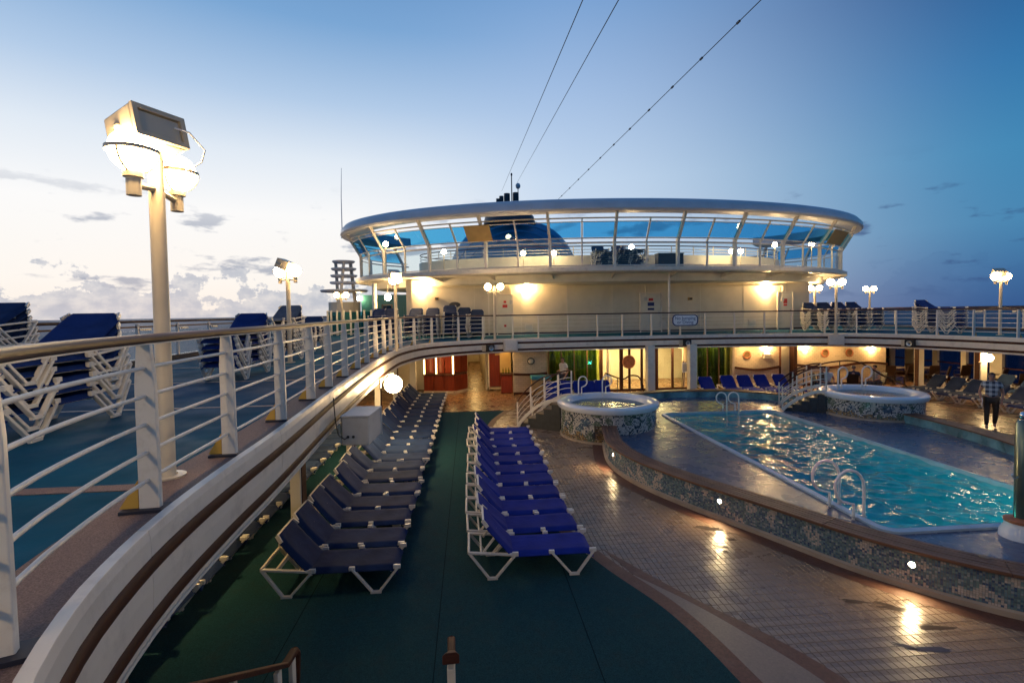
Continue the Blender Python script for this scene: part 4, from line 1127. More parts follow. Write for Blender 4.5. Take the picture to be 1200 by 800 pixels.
# ================================================================== DECK LAMPS
def deck_lamp(label, base, axis, flood=None, h=2.36, arm=0.28, gr=0.15, pole=0.055, glow='globe_emit', tilt=24):
    """pole with two globes in half cages; flood: heading of the flood-light box on top"""
    t = thing('deck_lamp', label, 'lamp post', base)
    ax = Vector((axis[0], axis[1], 0)).normalized()
    part('pole', MB().lathe([(pole * 1.15, 0), (pole * 1.1, 0.02), (pole, 0.03), (pole * 0.93, h + 0.02), (pole * 0.5, h + 0.03)], 20), 'lamp_metal', t, smooth=True, world=False)
    part('foot_flange', MB().lathe([(pole * 1.2, 0), (pole * 2.2, 0), (pole * 2.2, 0.018), (pole * 1.2, 0.022)], 20, close=True), 'lamp_metal', t, world=False)
    for s in (-1, 1):
        c = ax * s * arm + Vector((0, 0, h))
        a = part('arm', MB().tube([ax * s * 0.05 + Vector((0, 0, h - gr - 0.06)), ax * s * arm + Vector((0, 0, h - gr - 0.085))], 0.024, 8), 'lamp_metal', t, smooth=True, world=False)
        cup = MB().lathe([(0.045, -0.15), (0.045, -0.03), (0.062, -0.025), (0.062, 0.012), (0.03, 0.015)], 16, (c.x, c.y, h - gr - 0.012))
        part('holder', cup, 'lamp_metal', a, smooth=True, world=False)
        part('globe', MB().sphere(c, gr, 24, 16), glow, t, smooth=True, world=False)
        cage = MB(); cage.lathe([(gr + 0.004, -0.012), (gr + 0.016, -0.012), (gr + 0.016, 0.014), (gr + 0.004, 0.014)], 28, tuple(c), close=True)
        for k_ in range(3):
            a2 = 2 * PI * k_ / 3 + 0.5
            pts = [c + Vector((math.cos(a2) * math.cos(f), math.sin(a2) * math.cos(f), math.sin(f))) * (gr + 0.009) for f in [R(-x) for x in range(0, 81, 10)]]
            cage.tube(pts, 0.009, 6)
        part('cage', cage, 'lamp_metal', t, smooth=True, world=False)
    if flood is not None:
        M = Matrix.Rotation(flood, 3, 'Z') @ Matrix.Rotation(R(tilt), 3, 'Y')
        cc = Vector((0, 0, h + 0.165)) - ax * 0.10
        b = part('flood_box', MB().box(cc, (0.30, 0.36, 0.24), mtx=M), 'lamp_metal', t, world=False, bevel=0.012)
        fr = MB()
        for (py_, pz_, sy_, sz_) in ((0, 0.10, 0.36, 0.035), (0, -0.10, 0.36, 0.035), (0.163, 0, 0.034, 0.165), (-0.163, 0, 0.034, 0.165)):
            fr.box(cc + M @ Vector((0.165, py_, pz_)), (0.03, sy_, sz_), mtx=M)
        part('flood_frame', fr, 'lamp_metal', b, world=False)
        part('flood_glass', MB().box(cc + M @ Vector((0.156, 0, 0)), (0.01, 0.28, 0.15), mtx=M), 'lens_glass', b, world=False)
        part('yoke', MB().tube([(0, 0, h + 0.0), tuple(cc)], 0.03, 8), 'lamp_metal', b, world=False)
        knob = MB(); knob.sphere(cc + M @ Vector((0.0, -0.185, 0.0)), 0.028, 10, 8); part('knob', knob, 'lamp_metal', b, smooth=True, world=False)
        cb = MB(); cb.tube([cc + M @ Vector(v_) for v_ in ((0.17, 0.1, 0.02), (0.23, 0.16, -0.02), (0.25, 0.24, -0.14), (0.18, 0.25, -0.20), (0.05, 0.2, -0.24))], 0.007, 6)
        part('cable', cb, 'white_sign', b, smooth=True, world=False)
    return t
g1, g2 = gz(155, 177, DK + 2.36), gz(206, 203, DK + 2.36)
mid = (g1 + g2) / 2
deck_lamp('tall lamp post with two lit globes and tilted flood light above railing', (mid.x, mid.y, DK), (g2 - g1)[:2], flood=R(-28), arm=(g2 - g1).length / 2 , gr=0.142, glow='near_globe_emit', tilt=-14)
deck_lamp('lamp post with two globes and flood light behind the stair head', (-2.9, -1.9, DK), (0.5, 1), flood=R(60), glow='fore_globe_emit')
deck_lamp('added unseen twin globe lamp post at the forward end of the balcony', (6.5, -0.6, DK), (1, 0), flood=R(90), glow='fore_globe_emit')  # guessed lamp post, added behind the camera for more warm light
q = gy(337, 322, 13.2); deck_lamp('lamp post with glowing flood light on open port deck', (q.x, 13.2, DK), (1, -0.6), flood=R(-10))
q = gy(463, 332, 16.6); deck_lamp('lamp post with flood light standing at the balcony bend', (q.x, 16.6, DK), (0.4, -1), flood=R(-60))
q = gy(400, 349, 29); deck_lamp('twin globe lamp post in front of teal glass screens', (q.x, 29, DK), (1, -0.2))
q = gy(421, 355, 36); deck_lamp('farthest twin globe lamp post behind the teal screens', (q.x, 36, DK), (0.2, -1))
q = gy(579, 339, 22.05); deck_lamp('twin globe lamp post on balcony edge by the single door with one red notice', (q.x, 22.0, DK), (1, 0))
q = gy(979, 334, 21.15); deck_lamp('twin globe lamp post on balcony edge amid starboard lounger stacks', (q.x, 21.1, DK), (1, 0))
q = gy(955, 337, 27); deck_lamp('twin globe lamp post half hidden by upper wall corner', (q.x, 27, DK), (1, 0))
q = gy(1021, 342, 29); deck_lamp('lone twin globe lamp post at the starboard side railing', (q.x - 0.1, 29, DK), (1, 0))
q = gy(1170, 323, 18.3); deck_lamp('twin globe lamp post with flood light above covered loungers', (q.x, 18.2, DK), (1, 0.1), flood=R(-120))

# fascia fittings: lamp-post boxes, loudspeakers, flood box, globe
def fascia_at(px, z):
    best = None
    for i, p in enumerate(edge):
        v = CAM_R.transposed() @ (Vector((p.x, p.y, z)) - Vector((0, 0, CAM_H)))
        if v.z >= 0: continue
        e = abs(600 - F_PX * v.x / v.z - px)
        if best is None or e < best[0]: best = (e, i)
    i = best[1]; t, s = nrm2(edge, i)
    return edge[i], t, s
for px, lb in ((595, 'white lamp post box on fascia over the tiled wall'), (979, 'white lamp post box on fascia over the plaque wall')):
    p, t, s = fascia_at(px, DK - 0.2); rz = math.atan2(s.y, s.x)
    o = thing('lamp_base_box', lb, 'box', (p.x + s.x * 0.05, p.y + s.y * 0.05, DK - 0.5), rz)
    part('housing', MB().box((0.11, 0, 0.25), (0.20, 0.62, 0.50)), 'white_paint', o, world=False, bevel=0.015)
    part('cover_plate', MB().box((0.214, 0, 0.25), (0.012, 0.5, 0.4)), 'rail_white', o, world=False, bevel=0.004)
for px, lb in ((573, 'small square loudspeaker on the fascia over the bar'), (805, 'small square loudspeaker on the fascia over the easel sign'), (1072, 'small square loudspeaker on the fascia over the dark windows')):
    p, t, s = fascia_at(px, DK - 0.35); rz = math.atan2(s.y, s.x)
    o = thing('loudspeaker', lb, 'loudspeaker', (p.x + s.x * 0.06, p.y + s.y * 0.06, DK - 0.52), rz)
    part('cabinet', MB().box((0.12, 0, 0.17), (0.18, 0.34, 0.30)), 'black_rubber', o, world=False, bevel=0.01)
    m = MB().lathe([(0.03, 0), (0.11, 0.02), (0.11, 0.03), (0.085, 0.03), (0.03, 0.01)], 20, close=True); rot = Matrix.Rotation(PI / 2, 3, 'Y'); m.v = [tuple(rot @ Vector(v_) + Vector((0.205, 0, 0.17))) for v_ in m.v]
    part('cone', m, 'steel', o, world=False)
    part('bracket', MB().box((0.02, -0.26, 0.17), (0.05, 0.16, 0.26)), 'lamp_metal', o, world=False)
# white flood box hung on the near fascia
o = thing('projector_box', 'weathered white projector box hung outside the balcony fascia', 'box', (-1.98, 7.55, DK - 0.75), R(-4))
part('housing', MB().box((0.27, 0.30, 0.23), (0.40, 0.72, 0.42)), 'plastic_grey', o, world=False, bevel=0.02)
part('lid', MB().box((0.27, 0.30, 0.455), (0.44, 0.76, 0.03)), 'plastic_grey', o, world=False, bevel=0.01)
part('front_frame', MB().box((0.27, 0.675, 0.23), (0.43, 0.04, 0.45)), 'plastic_grey', o, world=False, bevel=0.008)
for a_, b_ in ((0.16, 0.15), (0.24, 0.15)):
    m = MB().lathe([(1e-4, 0.012), (0.018, 0.012), (0.022, 0)], 12); rot = Matrix.Rotation(PI / 2, 3, 'X'); m.v = [tuple(rot @ Vector(v_) + Vector((a_, -0.06, b_))) for v_ in m.v]
    part('socket', m, 'black_rubber', o, world=False)
part('bracket', MB().box((0.02, 0.25, 0.26), (0.10, 0.10, 0.30)), 'steel', o, world=False)
part('cable', MB().tube([(0.16, -0.06, 0.15), (0.13, -0.12, 0.13), (0.05, -0.15, 0.2), (0.0, -0.12, 0.42), (-0.02, -0.12, 0.75)], 0.008, 6), 'black_rubber', o, smooth=True, world=False)
# globe on the fascia
p, t, s = fascia_at(443, DK - 0.3)
gq = gy(461, 450, p.y + 0.15)
o = thing('fascia_globe_lamp', 'large lit globe lamp hung from the balcony fascia over the lounger row', 'lamp', (p.x + s.x * 0.05, p.y, gq.z))
gl = Vector((gq.x - o.location.x, 0.15, 0))
part('globe', MB().sphere(gl, 0.235, 28, 18), 'fascia_globe_emit', o, smooth=True, world=False)
part('arm', MB().tube([(0, 0, 0.05), (gl.x * 0.5, 0.05, 0.27), (gl.x, 0.15, 0.30), (gl.x, 0.15, 0.22)], 0.022, 8), 'lamp_metal', o, smooth=True, world=False)
part('wall_plate', MB().box((0.015, 0, 0.05), (0.03, 0.14, 0.22)), 'lamp_metal', o, world=False)

# ================================================================== POSTS CARRYING THE BALCONY
for i, yy in enumerate((4.0, 8.35, 12.0, 15.6, 19.2)):
    o = thing('balcony_post', 'cream post with brown edge beneath the balcony, %s from the stairs' % ORD[i], 'post', (-2.86, yy, 0.012), group='posts beneath the balcony')
    part('shaft', MB().box((0, 0, 1.15), (0.17, 0.26, 2.30)), 'cream_paint', o, world=False, bevel=0.01)
    part('edge_strip', MB().box((0.09, 0.0, 1.15), (0.02, 0.20, 2.28)), 'trim_wood', o, world=False)
for i, px in enumerate((762, 811)):
    q = gy(px, 430, 21.9)
    o = thing('pale_column', ['pale column before the lit doors beside the terracotta disc', 'pale column between easel sign and green glass'][i], 'column', (q.x, 21.9, 0.007))
    part('shaft', MB().box((0, 0, 1.15), (0.34, 0.34, 2.28)), 'white_paint', o, world=False, bevel=0.02)
    part('foot', MB().box((0, 0, 0.05), (0.40, 0.40, 0.10)), 'stone_cap', o, world=False)
for i, (px, yy) in enumerate(((1077, 21.0), (1149, 19.0))):
    q = gy(px, 430, yy)
    o = thing('pale_column', ['slim cream column amid the dark dining chairs', 'cream column carrying a lit globe near walking man'][i], 'column', (q.x, yy, 0.007))
    part('shaft', MB().box((0, 0, 1.15), (0.30 if i else 0.22, 0.30, 2.28)), 'cream_paint', o, world=False, bevel=0.02)
    part('edge_strip', MB().box((-0.16 if i else -0.12, -0.0, 1.15), (0.02, 0.2, 2.26)), 'trim_wood', o, world=False)
q = gy(1156, 415, 18.7)
o = thing('column_globe_lamp', 'lit globe lamp on cream column near walking man', 'lamp', (q.x, 18.6, q.z - 0.14))
part('globe', MB().sphere((0, 0, 0), 0.15, 20, 14), 'globe_emit', o, smooth=True, world=False)
part('arm', MB().tube([(0, 0, -0.14), (-0.05, 0.2, -0.2), (-0.12, 0.3, -0.2)], 0.02, 8), 'lamp_metal', o, smooth=True, world=False)

# ================================================================== UPPER WALL WITH DOORS
UW = 26.5
uw = thing('upper_wall', 'white lit wall of upper deck house beneath the round gallery', 'wall', (CX, UW, DK))
part('wall', MB().box((8.0, UW + 0.15, DK + 1.5), (22.0, 0.3, 3.0)), 'wall_cream', uw)
part('side_wall', MB().box((19.15, UW + 6.16, DK + 1.5), (0.3, 12.0, 3.0)), 'wall_cream', uw)
part('side_wall', MB().box((-3.15, UW + 6.16, DK + 1.5), (0.3, 12.0, 3.0)), 'wall_cream', uw)
part('corner_trim', MB().bar((gy(573, 370, UW - .03).x, UW - 0.03, DK), (gy(573, 370, UW - .03).x, UW - 0.03, DK + 2.98), 0.07, 0.05, (0, 1, 0)), 'white_paint', uw)
part('base_board', MB().box((8.0, UW - 0.02, DK + 0.06), (22.0, 0.04, 0.12)), 'navy_base', uw)
for k_ in range(9):
    x = -2.2 + k_ * 2.5
    part('panel_joint', MB().box((x, UW - 0.004, DK + 1.55), (0.02, 0.012, 2.85)), 'cream_paint', uw)
def upper_door(x0, x1, ytop, signs):
    a, b = gy(x0, ytop, UW - 0.03), gy(x1, ytop, UW - 0.03); h = a.z - DK; w = b.x - a.x; cx_ = (a.x + b.x) / 2
    d = part('door', MB().box((cx_, UW - 0.025, DK + 0.1 + (h - 0.1) / 2), (w, 0.05, h - 0.1)), 'cream_paint', uw, bevel=0.008)
    f = MB()
    f.box((cx_ - w / 2 - 0.04, UW - 0.03, DK + h / 2 + 0.02), (0.06, 0.10, h + 0.04)); f.box((cx_ + w / 2 + 0.04, UW - 0.03, DK + h / 2 + 0.02), (0.06, 0.10, h + 0.04)); f.box((cx_, UW - 0.03, DK + h + 0.05), (w + 0.14, 0.10, 0.06))
    part('frame', f, 'white_paint', d)
    part('handle', MB().bar((cx_ + w * 0.38, UW - 0.085, DK + 0.95), (cx_ + w * 0.38, UW - 0.085, DK + 1.15), 0.03, 0.03), 'steel', d)
    for (sz_, m_, w_, h_) in signs:
        part('notice', MB().box((cx_, UW - 0.058, DK + sz_), (w_, 0.012, h_)), m_, d)
upper_door(583, 600, 346, [(1.55, 'red_sign', 0.26, 0.16), (1.78, 'red_sign', 0.14, 0.12), (0.5, 'red_sign', 0.12, 0.12)])
upper_door(751, 774, 344.5, [(1.80, 'red_sign', 0.25, 0.14), (1.55, 'blue_ink', 0.36, 0.2), (1.28, 'blue_ink', 0.36, 0.12)])
upper_door(912, 928, 343, [(1.62, 'red_sign', 0.22, 0.26), (1.4, 'red_sign', 0.2, 0.1)])
def wall_sconce(label, p, nrm_, mname='sconce_emit', s=1.0):
    nv = Vector(nrm_); rz = math.atan2(nv.y, nv.x)
    o = thing('wall_sconce', label, 'wall light', tuple(p), rz)
    part('back_plate', MB().box((0.012, 0, 0), (0.024, 0.16 * s, 0.12 * s)), 'lamp_metal', o, world=False)
    part('bulb', MB().sphere((0.10 * s, 0, 0.0), 0.065 * s, 14, 10), mname, o, smooth=True, world=False)
    part('shade', MB().lathe([(0.07 * s, -0.09 * s), (0.085 * s, -0.09 * s), (0.085 * s, -0.055 * s), (0.07 * s, -0.055 * s)], 14, (0.10 * s, 0, 0), close=True), 'lamp_metal', o, world=False)
for px, lb in ((494, 'bright sconce on the white upper wall above navy lounger stacks'), (617, 'bright sconce on white upper wall right of a door'), (897, 'bright sconce on white upper wall left of the end door')):
    q = gy(px, 338, UW - 0.0); wall_sconce(lb, (q.x, UW - 0.001, q.z), (0, -1, 0), s=1.5)
q = gy(928, 343, 26); wall_sconce('bright sconce round the corner of the white upper wall', (19.301, 27.6, 5.0), (1, 0, 0), s=1.5)
for px, lb in ((512, 'small horn speaker on upper wall by a bright sconce'), (808, 'small horn speaker on upper wall by the thin column')):
    q = gy(px, 350, UW); o = thing('horn_speaker', lb, 'speaker', (q.x, UW - 0.002, q.z))
    part('body', MB().box((0, -0.08, 0), (0.22, 0.16, 0.16)), 'tan_panel', o, world=False, bevel=0.02); part('grille', MB().box((0, -0.168, 0), (0.16, 0.012, 0.10)), 'dark_metal', o, world=False)
q = gy(533, 357, UW)
o = thing('wall_plaque', 'small dark oval emblem plaque on white upper wall', 'plaque', (q.x, UW - 0.002, q.z))
m = MB().lathe([(1e-4, 0.03), (0.13, 0.03), (0.15, 0.0)], 18); rot = Matrix.Rotation(PI / 2, 3, 'X'); m.v = [tuple(Matrix.Diagonal((2.0, 1, 1)) @ (rot @ Vector(v_))) for v_ in m.v]; part('plate', m, 'dark_metal', o, world=False)
for k_, (x0_, x1_, zz_) in enumerate(((-2.8, 2.2, 2.55), (4.0, 9.6, 2.62), (12.0, 17.5, 2.5))):
    part('conduit', MB().tube([(x0_, UW - 0.04, DK + zz_), (x1_, UW - 0.04, DK + zz_), (x1_ + 0.06, UW - 0.04, DK + zz_ - 0.06), (x1_ + 0.06, UW - 0.04, DK + zz_ - 0.7)], 0.022, 6), 'cream_paint', uw, smooth=True)
    part('junction_box', MB().box((x1_ + 0.06, UW - 0.05, DK + zz_ - 0.78), (0.16, 0.09, 0.20)), 'plastic_grey', uw, bevel=0.008)
for x in (3.2, 10.6, 15.8):
    g_ = part('vent', MB().box((x, UW - 0.02, DK + 0.42), (0.42, 0.04, 0.34)), 'cream_paint', uw)
    for q_ in range(5): part('slat', MB().box((x, UW - 0.05, DK + 0.30 + 0.06 * q_), (0.36, 0.03, 0.02)), 'plastic_grey', g_)
# thin column under the gallery
q = gy(787, 360, 23.3)
tag(part('thin_column', MB().lathe([(0.075, 0), (0.075, 0.03), (0.055, 0.04), (0.055, 2.9)], 14, (q.x, 23.6, DK)), 'white_paint', None, smooth=True), 'thin white column under the round gallery beside a notice', 'column')
q = gy(439, 350, 27)
tag(part('gallery_column', MB().lathe([(0.16, 0), (0.16, 0.03), (0.13, 0.04), (0.13, 2.85)], 18, (q.x, 27, DK)), 'cream_paint', None, smooth=True), 'cream round column under the gallery beside the teal screens', 'column')

# no-jumping sign on the railing
q = gy(803, 375, 22.4)
sg = thing('railing_sign', 'white oval rimmed sign reading No Jumping or Diving on railing', 'sign', (q.x, 22.40, q.z))
rr = rrect(-0.62, 0.62, -0.27, 0.27, 0.2)
m = MB().extrude([(x, 0, z) for x, z in rr], (0, 0.02, 0)); part('rim', m, 'blue_ink', sg, world=False)
rr2 = rrect(-0.57, 0.57, -0.225, 0.225, 0.16)
m = MB().extrude([(x, -0.006, z) for x, z in rr2], (0, 0.005, 0)); part('board', m, 'white_sign', sg, world=False)
def text(body, size, parent, loc, material, rx=PI / 2, align='CENTER'):
    cu = bpy.data.curves.new('lettering', 'FONT'); cu.body = body; cu.size = size; cu.align_x = align; cu.align_y = 'CENTER'; cu.extrude = 0.001
    tmp = bpy.data.objects.new('lettering', cu); C.objects.link(tmp)
    dg = bpy.context.evaluated_depsgraph_get(); me = bpy.data.meshes.new_from_object(tmp.evaluated_get(dg))
    bpy.data.objects.remove(tmp)
    me.materials.clear(); me.materials.append(MATS[material])
    o = link('lettering', me, None, parent, loc); o.rotation_euler = (rx, 0, 0)
    return o
text('No Jumping', 0.21, sg, (0, -0.009, 0.085), 'blue_ink'); text('or Diving', 0.21, sg, (0, -0.009, -0.10), 'blue_ink')

# ================================================================== ROUND GLAZED GALLERY
GY = 31.0
def ell(th, off, z=0.0):
    a, b = 14.95 + off, 7.9 + off
    return Vector((CX + a * math.cos(th), GY + b * math.sin(th), z))
gal = thing('glazed_gallery', 'round glazed gallery with leaning blue windows and broad pale roof band', 'gallery', (CX, GY, DK))
# arc-length steps round the front
ths = [R(-212) + R(244) * i / 900 for i in range(901)]
cum = [0.0]
for a, b in zip(ths, ths[1:]): cum.append(cum[-1] + (ell(b, 0.4) - ell(a, 0.4)).length)
mid_i = min(range(901), key=lambda i: abs(ths[i] - R(-90)))
q = gy(721, 300, GY - 7.9)
th0 = math.atan2(-1.0, (q.x - CX) / 14.95); i0 = min(range(901), key=lambda i: abs(ell(ths[i], 0).x - q.x) + (99 if ths[i] > 0 or ths[i] < R(-180) else 0))
BAY = 1.58
posts = []
kmin = -int(cum[i0] / BAY); kmax = int((cum[-1] - cum[i0]) / BAY)
for k_ in range(kmin, kmax + 1):
    s_ = cum[i0] + k_ * BAY
    i = min(range(901), key=lambda i_: abs(cum[i_] - s_)); posts.append((ths[i], k_ % 2 == 0))
fine = [R(-212) + R(244) * i / 150 for i in range(151)]
def ring_sweep(prof, ths_=fine):
    m = MB(); k2 = len(prof); vs = []
    for th in ths_: vs += [tuple(ell(th, o, z)) for o, z in prof]
    fs = [(i * k2 + j, i * k2 + (j + 1) % k2, (i + 1) * k2 + (j + 1) % k2, (i + 1) * k2 + j) for i in range(len(ths_) - 1) for j in range(k2)]
    fs += [tuple(range(k2)), tuple((len(ths_) - 1) * k2 + j for j in range(k2))]
    return m.add(vs, fs)
F0 = 5.97
part('floor_slab', ring_sweep([(-4.6, F0 - 0.22), (0.22, F0 - 0.22), (0.30, F0 - 0.16), (0.30, F0 + 0.02), (0.10, F0 + 0.03), (-4.6, F0)]), 'white_paint', gal)
part('soffit', ring_sweep([(-0.78, F0 - 0.222), (-0.92, F0 - 0.60), (-1.05, F0 - 0.63), (-4.5, F0 - 0.60), (-4.5, F0 - 0.23)]), 'cream_paint', gal)
rb = part('roof_band', ring_sweep([(1.02, 8.47), (1.10, 8.56), (1.06, 8.80), (0.86, 9.02), (0.60, 9.10), (-0.25, 9.12), (-0.30, 8.60), (0.3, 8.50)]), 'roof_grey', gal, smooth=True)
for th, main in posts:
    m = MB()
    if main:
        m.bar(ell(th, 0.0, F0), ell(th, 0.02, 7.30), 0.13, 0.16, ell(th, 1) - ell(th, 0)); m.bar(ell(th, 0.02, 7.26), ell(th, 0.74, 8.50), 0.12, 0.16, ell(th, 1) - ell(th, 0))
        part('gallery_post', m, 'white_paint', gal)
        br = MB().extrude([tuple(ell(th, 0.16, F0 - 0.223)), tuple(ell(th, -0.83, F0 - 0.223)), tuple(ell(th, -0.87, F0 - 0.46))], tuple((ell(th + 0.004, 0) - ell(th - 0.0, 0))))
        part('bracket', br, 'white_paint', gal)
    else:
        m.bar(ell(th, 0.0, F0), ell(th, 0.0, 7.28), 0.07, 0.08, ell(th, 1) - ell(th, 0)); m.bar(ell(th, 0.02, 7.26), ell(th, 0.56, 8.20), 0.06, 0.08, ell(th, 1) - ell(th, 0))
        part('mullion', m, 'white_paint', gal)
for z, o_, r_ in ((7.16, -0.05, 0.045), (7.36, 0.06, 0.03), (F0 + 0.10, 0.0, 0.03)):
    m = MB(); m.tube([ell(th, o_, z) for th in fine], r_, 6); part('gallery_rail', m, 'rail_white', gal, smooth=True)
m = MB(); m.tube([ell(th, 0.56, 8.22) for th in fine], 0.035, 6); part('gallery_rail', m, 'lamp_metal', gal, smooth=True)
m = MB(); m.tube([ell(th, 0.47, 8.06) for th in fine], 0.022, 6); part('gallery_rail', m, 'rail_white', gal, smooth=True)
def pane4(a, b, c, d, th=0.012):
    nn = (b - a).cross(d - a).normalized() * th
    return MB().add([a, b, c, d, a + nn, b + nn, c + nn, d + nn], [(0, 3, 2, 1), (4, 5, 6, 7), (0, 1, 5, 4), (1, 2, 6, 5), (2, 3, 7, 6), (3, 0, 4, 7)])
for (ta, _), (tb, _) in zip(posts, posts[1:]):
    e = (tb - ta) * 0.035
    part('lower_pane', pane4(ell(ta + e, 0, F0 + 0.14), ell(tb - e, 0, F0 + 0.14), ell(tb - e, 0, 7.10), ell(ta + e, 0, 7.10)), 'glass_clear', gal)
    part('upper_pane', pane4(ell(ta + e, 0.08, 7.40), ell(tb - e, 0.08, 7.40), ell(tb - e, 0.46, 8.05), ell(ta + e, 0.46, 8.05)), 'glass_blue', gal)
# low inner wall with rail round the open middle
part('inner_wall', ring_sweep([(-3.6, F0), (-3.45, F0), (-3.45, F0 + 0.98), (-3.6, F0 + 0.98)]), 'cream_paint', gal)
for z in (1.14, 1.30, 1.48):
    m = MB(); m.tube([ell(th, -3.52, F0 + z) for th in fine], 0.02 if z < 1.4 else 0.03, 6); part('inner_rail', m, 'rail_white' if z < 1.4 else 'rail_wood', gal, smooth=True)
for th in [R(-160 + 7 * i) for i in range(21)]:
    part('inner_post', MB().bar(ell(th, -3.52, F0 + 0.96), ell(th, -3.52, F0 + 1.48), 0.04, 0.04), 'rail_white', gal)
# tan blind panels hung in the gallery
for px, lb in ((564, 'tan panel hung inside gallery windows before the funnel'), (976, 'tan panel hung in gallery windows at the starboard bend')):
    th = min(ths, key=lambda t_: abs(px_dir(t_, px)) if False else abs((lambda v: 600 - F_PX * v.x / v.z - px)(CAM_R.transposed() @ (ell(t_, 0.25, 7.7) - Vector((0, 0, CAM_H))))) + (0 if R(-178) < t_ < R(-2) else 900))
    w_ = 0.045 if px == 564 else 0.075
    tag(part('window_panel', pane4(ell(th - w_, 0.30, 7.35), ell(th + w_, 0.30, 7.35), ell(th + w_, 0.70, 8.05), ell(th - w_, 0.70, 8.05), 0.03), 'tan_panel', None), lb, 'panel')
# lamps inside the gallery
for i, (px, zz) in enumerate(((452, 7.5), (613, 7.0), (649, 7.0), (857, 7.05), (868, 7.05), (908, 7.4), (951, 7.4), (520, 7.1), (740, 7.3))):
    q = gy(px, 290, 26.0)
    th = math.atan2((27.6 - GY) / 4.4, 0)
    o = thing('gallery_globe_lamp', 'lit globe behind the gallery glass, %s along from the spiral tower' % ORD[i], 'lamp', (q.x, 26.0, F0), group='globes inside the gallery')
    part('stand', MB().tube([(0, 0, 0), (0, 0, zz - F0 - 0.12)], 0.025, 8), 'lamp_metal', o, smooth=True, world=False)
    part('globe', MB().sphere((0, 0, zz - F0), 0.13, 18, 12), 'far_globe_emit', o, smooth=True, world=False)
# stacked loungers and a dark locker on the gallery floor
for i, (px, kk) in enumerate(((709, 'sblue'), (733, 'snavy'), (744, 'snavy'))):
    q = gy(px, 300, 24.8)
    for j in range(8):
        lounger('snavy', (q.x, 26.4, F0 + 0.004 + 0.10 * j), -PI / 2 + J_(0.2), 'lounger in %s stack behind gallery glass, %s up from floor' % (ORD[i], ORD[j]), 'loungers stacked in the gallery')
q = gy(786, 300, 25.0)
o = thing('gallery_locker', 'dark locker behind gallery glass beside stacked loungers', 'locker', (q.x, 25.2, F0 + 0.002))
part('case', MB().box((0, 0, 0.42), (1.35, 0.5, 0.84)), 'navy_base', o, world=False, bevel=0.02); part('lid', MB().box((0, 0, 0.86), (1.4, 0.55, 0.04)), 'dark_metal', o, world=False)
part('latch', MB().box((-0.1, -0.26, 0.2), (0.1, 0.02, 0.1)), 'chrome', o, world=False)

# ------------------------------------------------------------------ spiral tower to port
q = gy(403, 325, 33.5)
o = thing('spiral_tower', 'open tower of stacked round landings at the gallery port end', 'tower', (q.x, 33.5, DK))
for i, (yy, w_) in enumerate(((307, 0.72), (315.5, 0.8), (323.5, 0.85), (331.5, 0.9), (341, 1.5))):
    z = gy(400, yy, 33.5).z - DK
    part('landing', MB().lathe([(1e-4, z - 0.10), (w_ - 0.08, z - 0.08), (w_, z), (w_, z + 0.06), (1e-4, z + 0.08)], 28), 'roof_grey', o, world=False, smooth=True)
for a_ in (0.4, 2.4, 4.5):
    part('leg', MB().bar((0.7 * math.cos(a_), 0.7 * math.sin(a_), 1.9), (0.55 * math.cos(a_ + .5), 0.55 * math.sin(a_ + .5), 4.7), 0.16, 0.16), 'white_paint', o, world=False)
part('base', MB().lathe([(1.0, 0), (1.0, 2.05)], 24), 'wall_cream', o, world=False)
# teal glass screens
ts_ = thing('glass_screen', 'tall teal glass wind screens beneath the gallery port end', 'screen', (-7.6, 30.2, DK))
xs = [gy(px, 365, 30.2).x for px in (384, 388, 395, 403, 411, 419, 427, 435)]
for a, b in zip(xs, xs[1:]):
    part('pane', MB().box(((a + b) / 2, 30.2, DK + 0.72), (b - a - 0.08, 0.02, 1.35)), 'glass_teal', ts_)
for a in xs: part('frame_post', MB().box((a, 30.2, DK + 0.74), (0.10, 0.12, 1.48)), 'cream_paint', ts_)
part('top_rail', MB().box(((xs[0] + xs[-1]) / 2, 30.2, DK + 0.10), (xs[-1] - xs[0], 0.06, 0.05)), 'cream_paint', ts_)
bk = thing('covered_walk_wall', 'teal painted wall behind the glass screens', 'wall', (-5.5, 36, DK))
part('wall', MB().box((-5.4, 36.1, DK + 1.3), (4.4, 0.2, 2.6)), 'teal_paint', bk)
for i in range(6): part('board', MB().box((-7.2 + i * 0.75, 35.97, DK + 0.9), (0.6, 0.05, 1.7)), 'teal_paint', bk)
q0, q1 = gy(448, 360, 28.5), gy(459.5, 360, 28.5)
o = thing('deck_window', 'small framed window reflecting sky beside the cream gallery column', 'window', ((q0.x + q1.x) / 2, 28.5, DK))
w_ = q1.x - q0.x
part('pane', MB().box((0, 0, 1.0), (w_ - 0.08, 0.03, 1.4)), 'glass_dark', o, world=False)
for s in (-1, 1): part('frame_side', MB().box((s * w_ / 2, 0, 1.0), (0.07, 0.08, 1.55)), 'dark_metal', o, world=False)
part('frame_top', MB().box((0, 0, 1.75), (w_, 0.08, 0.07)), 'dark_metal', o, world=False)
part('panel', MB().box((0, 0.06, 0.75), (w_ + 0.3, 0.06, 1.5)), 'wall_cream', o, world=False)
q = gy(453, 348, 26.2)
o = thing('hanging_globe', 'single lit globe hanging below gallery at its port end', 'lamp', (q.x, 26.6, q.z))
part('globe', MB().sphere((0, 0, 0), 0.17, 20, 14), 'far_globe_emit', o, smooth=True, world=False); part('stem', MB().tube([(0, 0, 0.16), (0, 0, 5.45 - q.z)], 0.02, 8), 'lamp_metal', o, world=False)

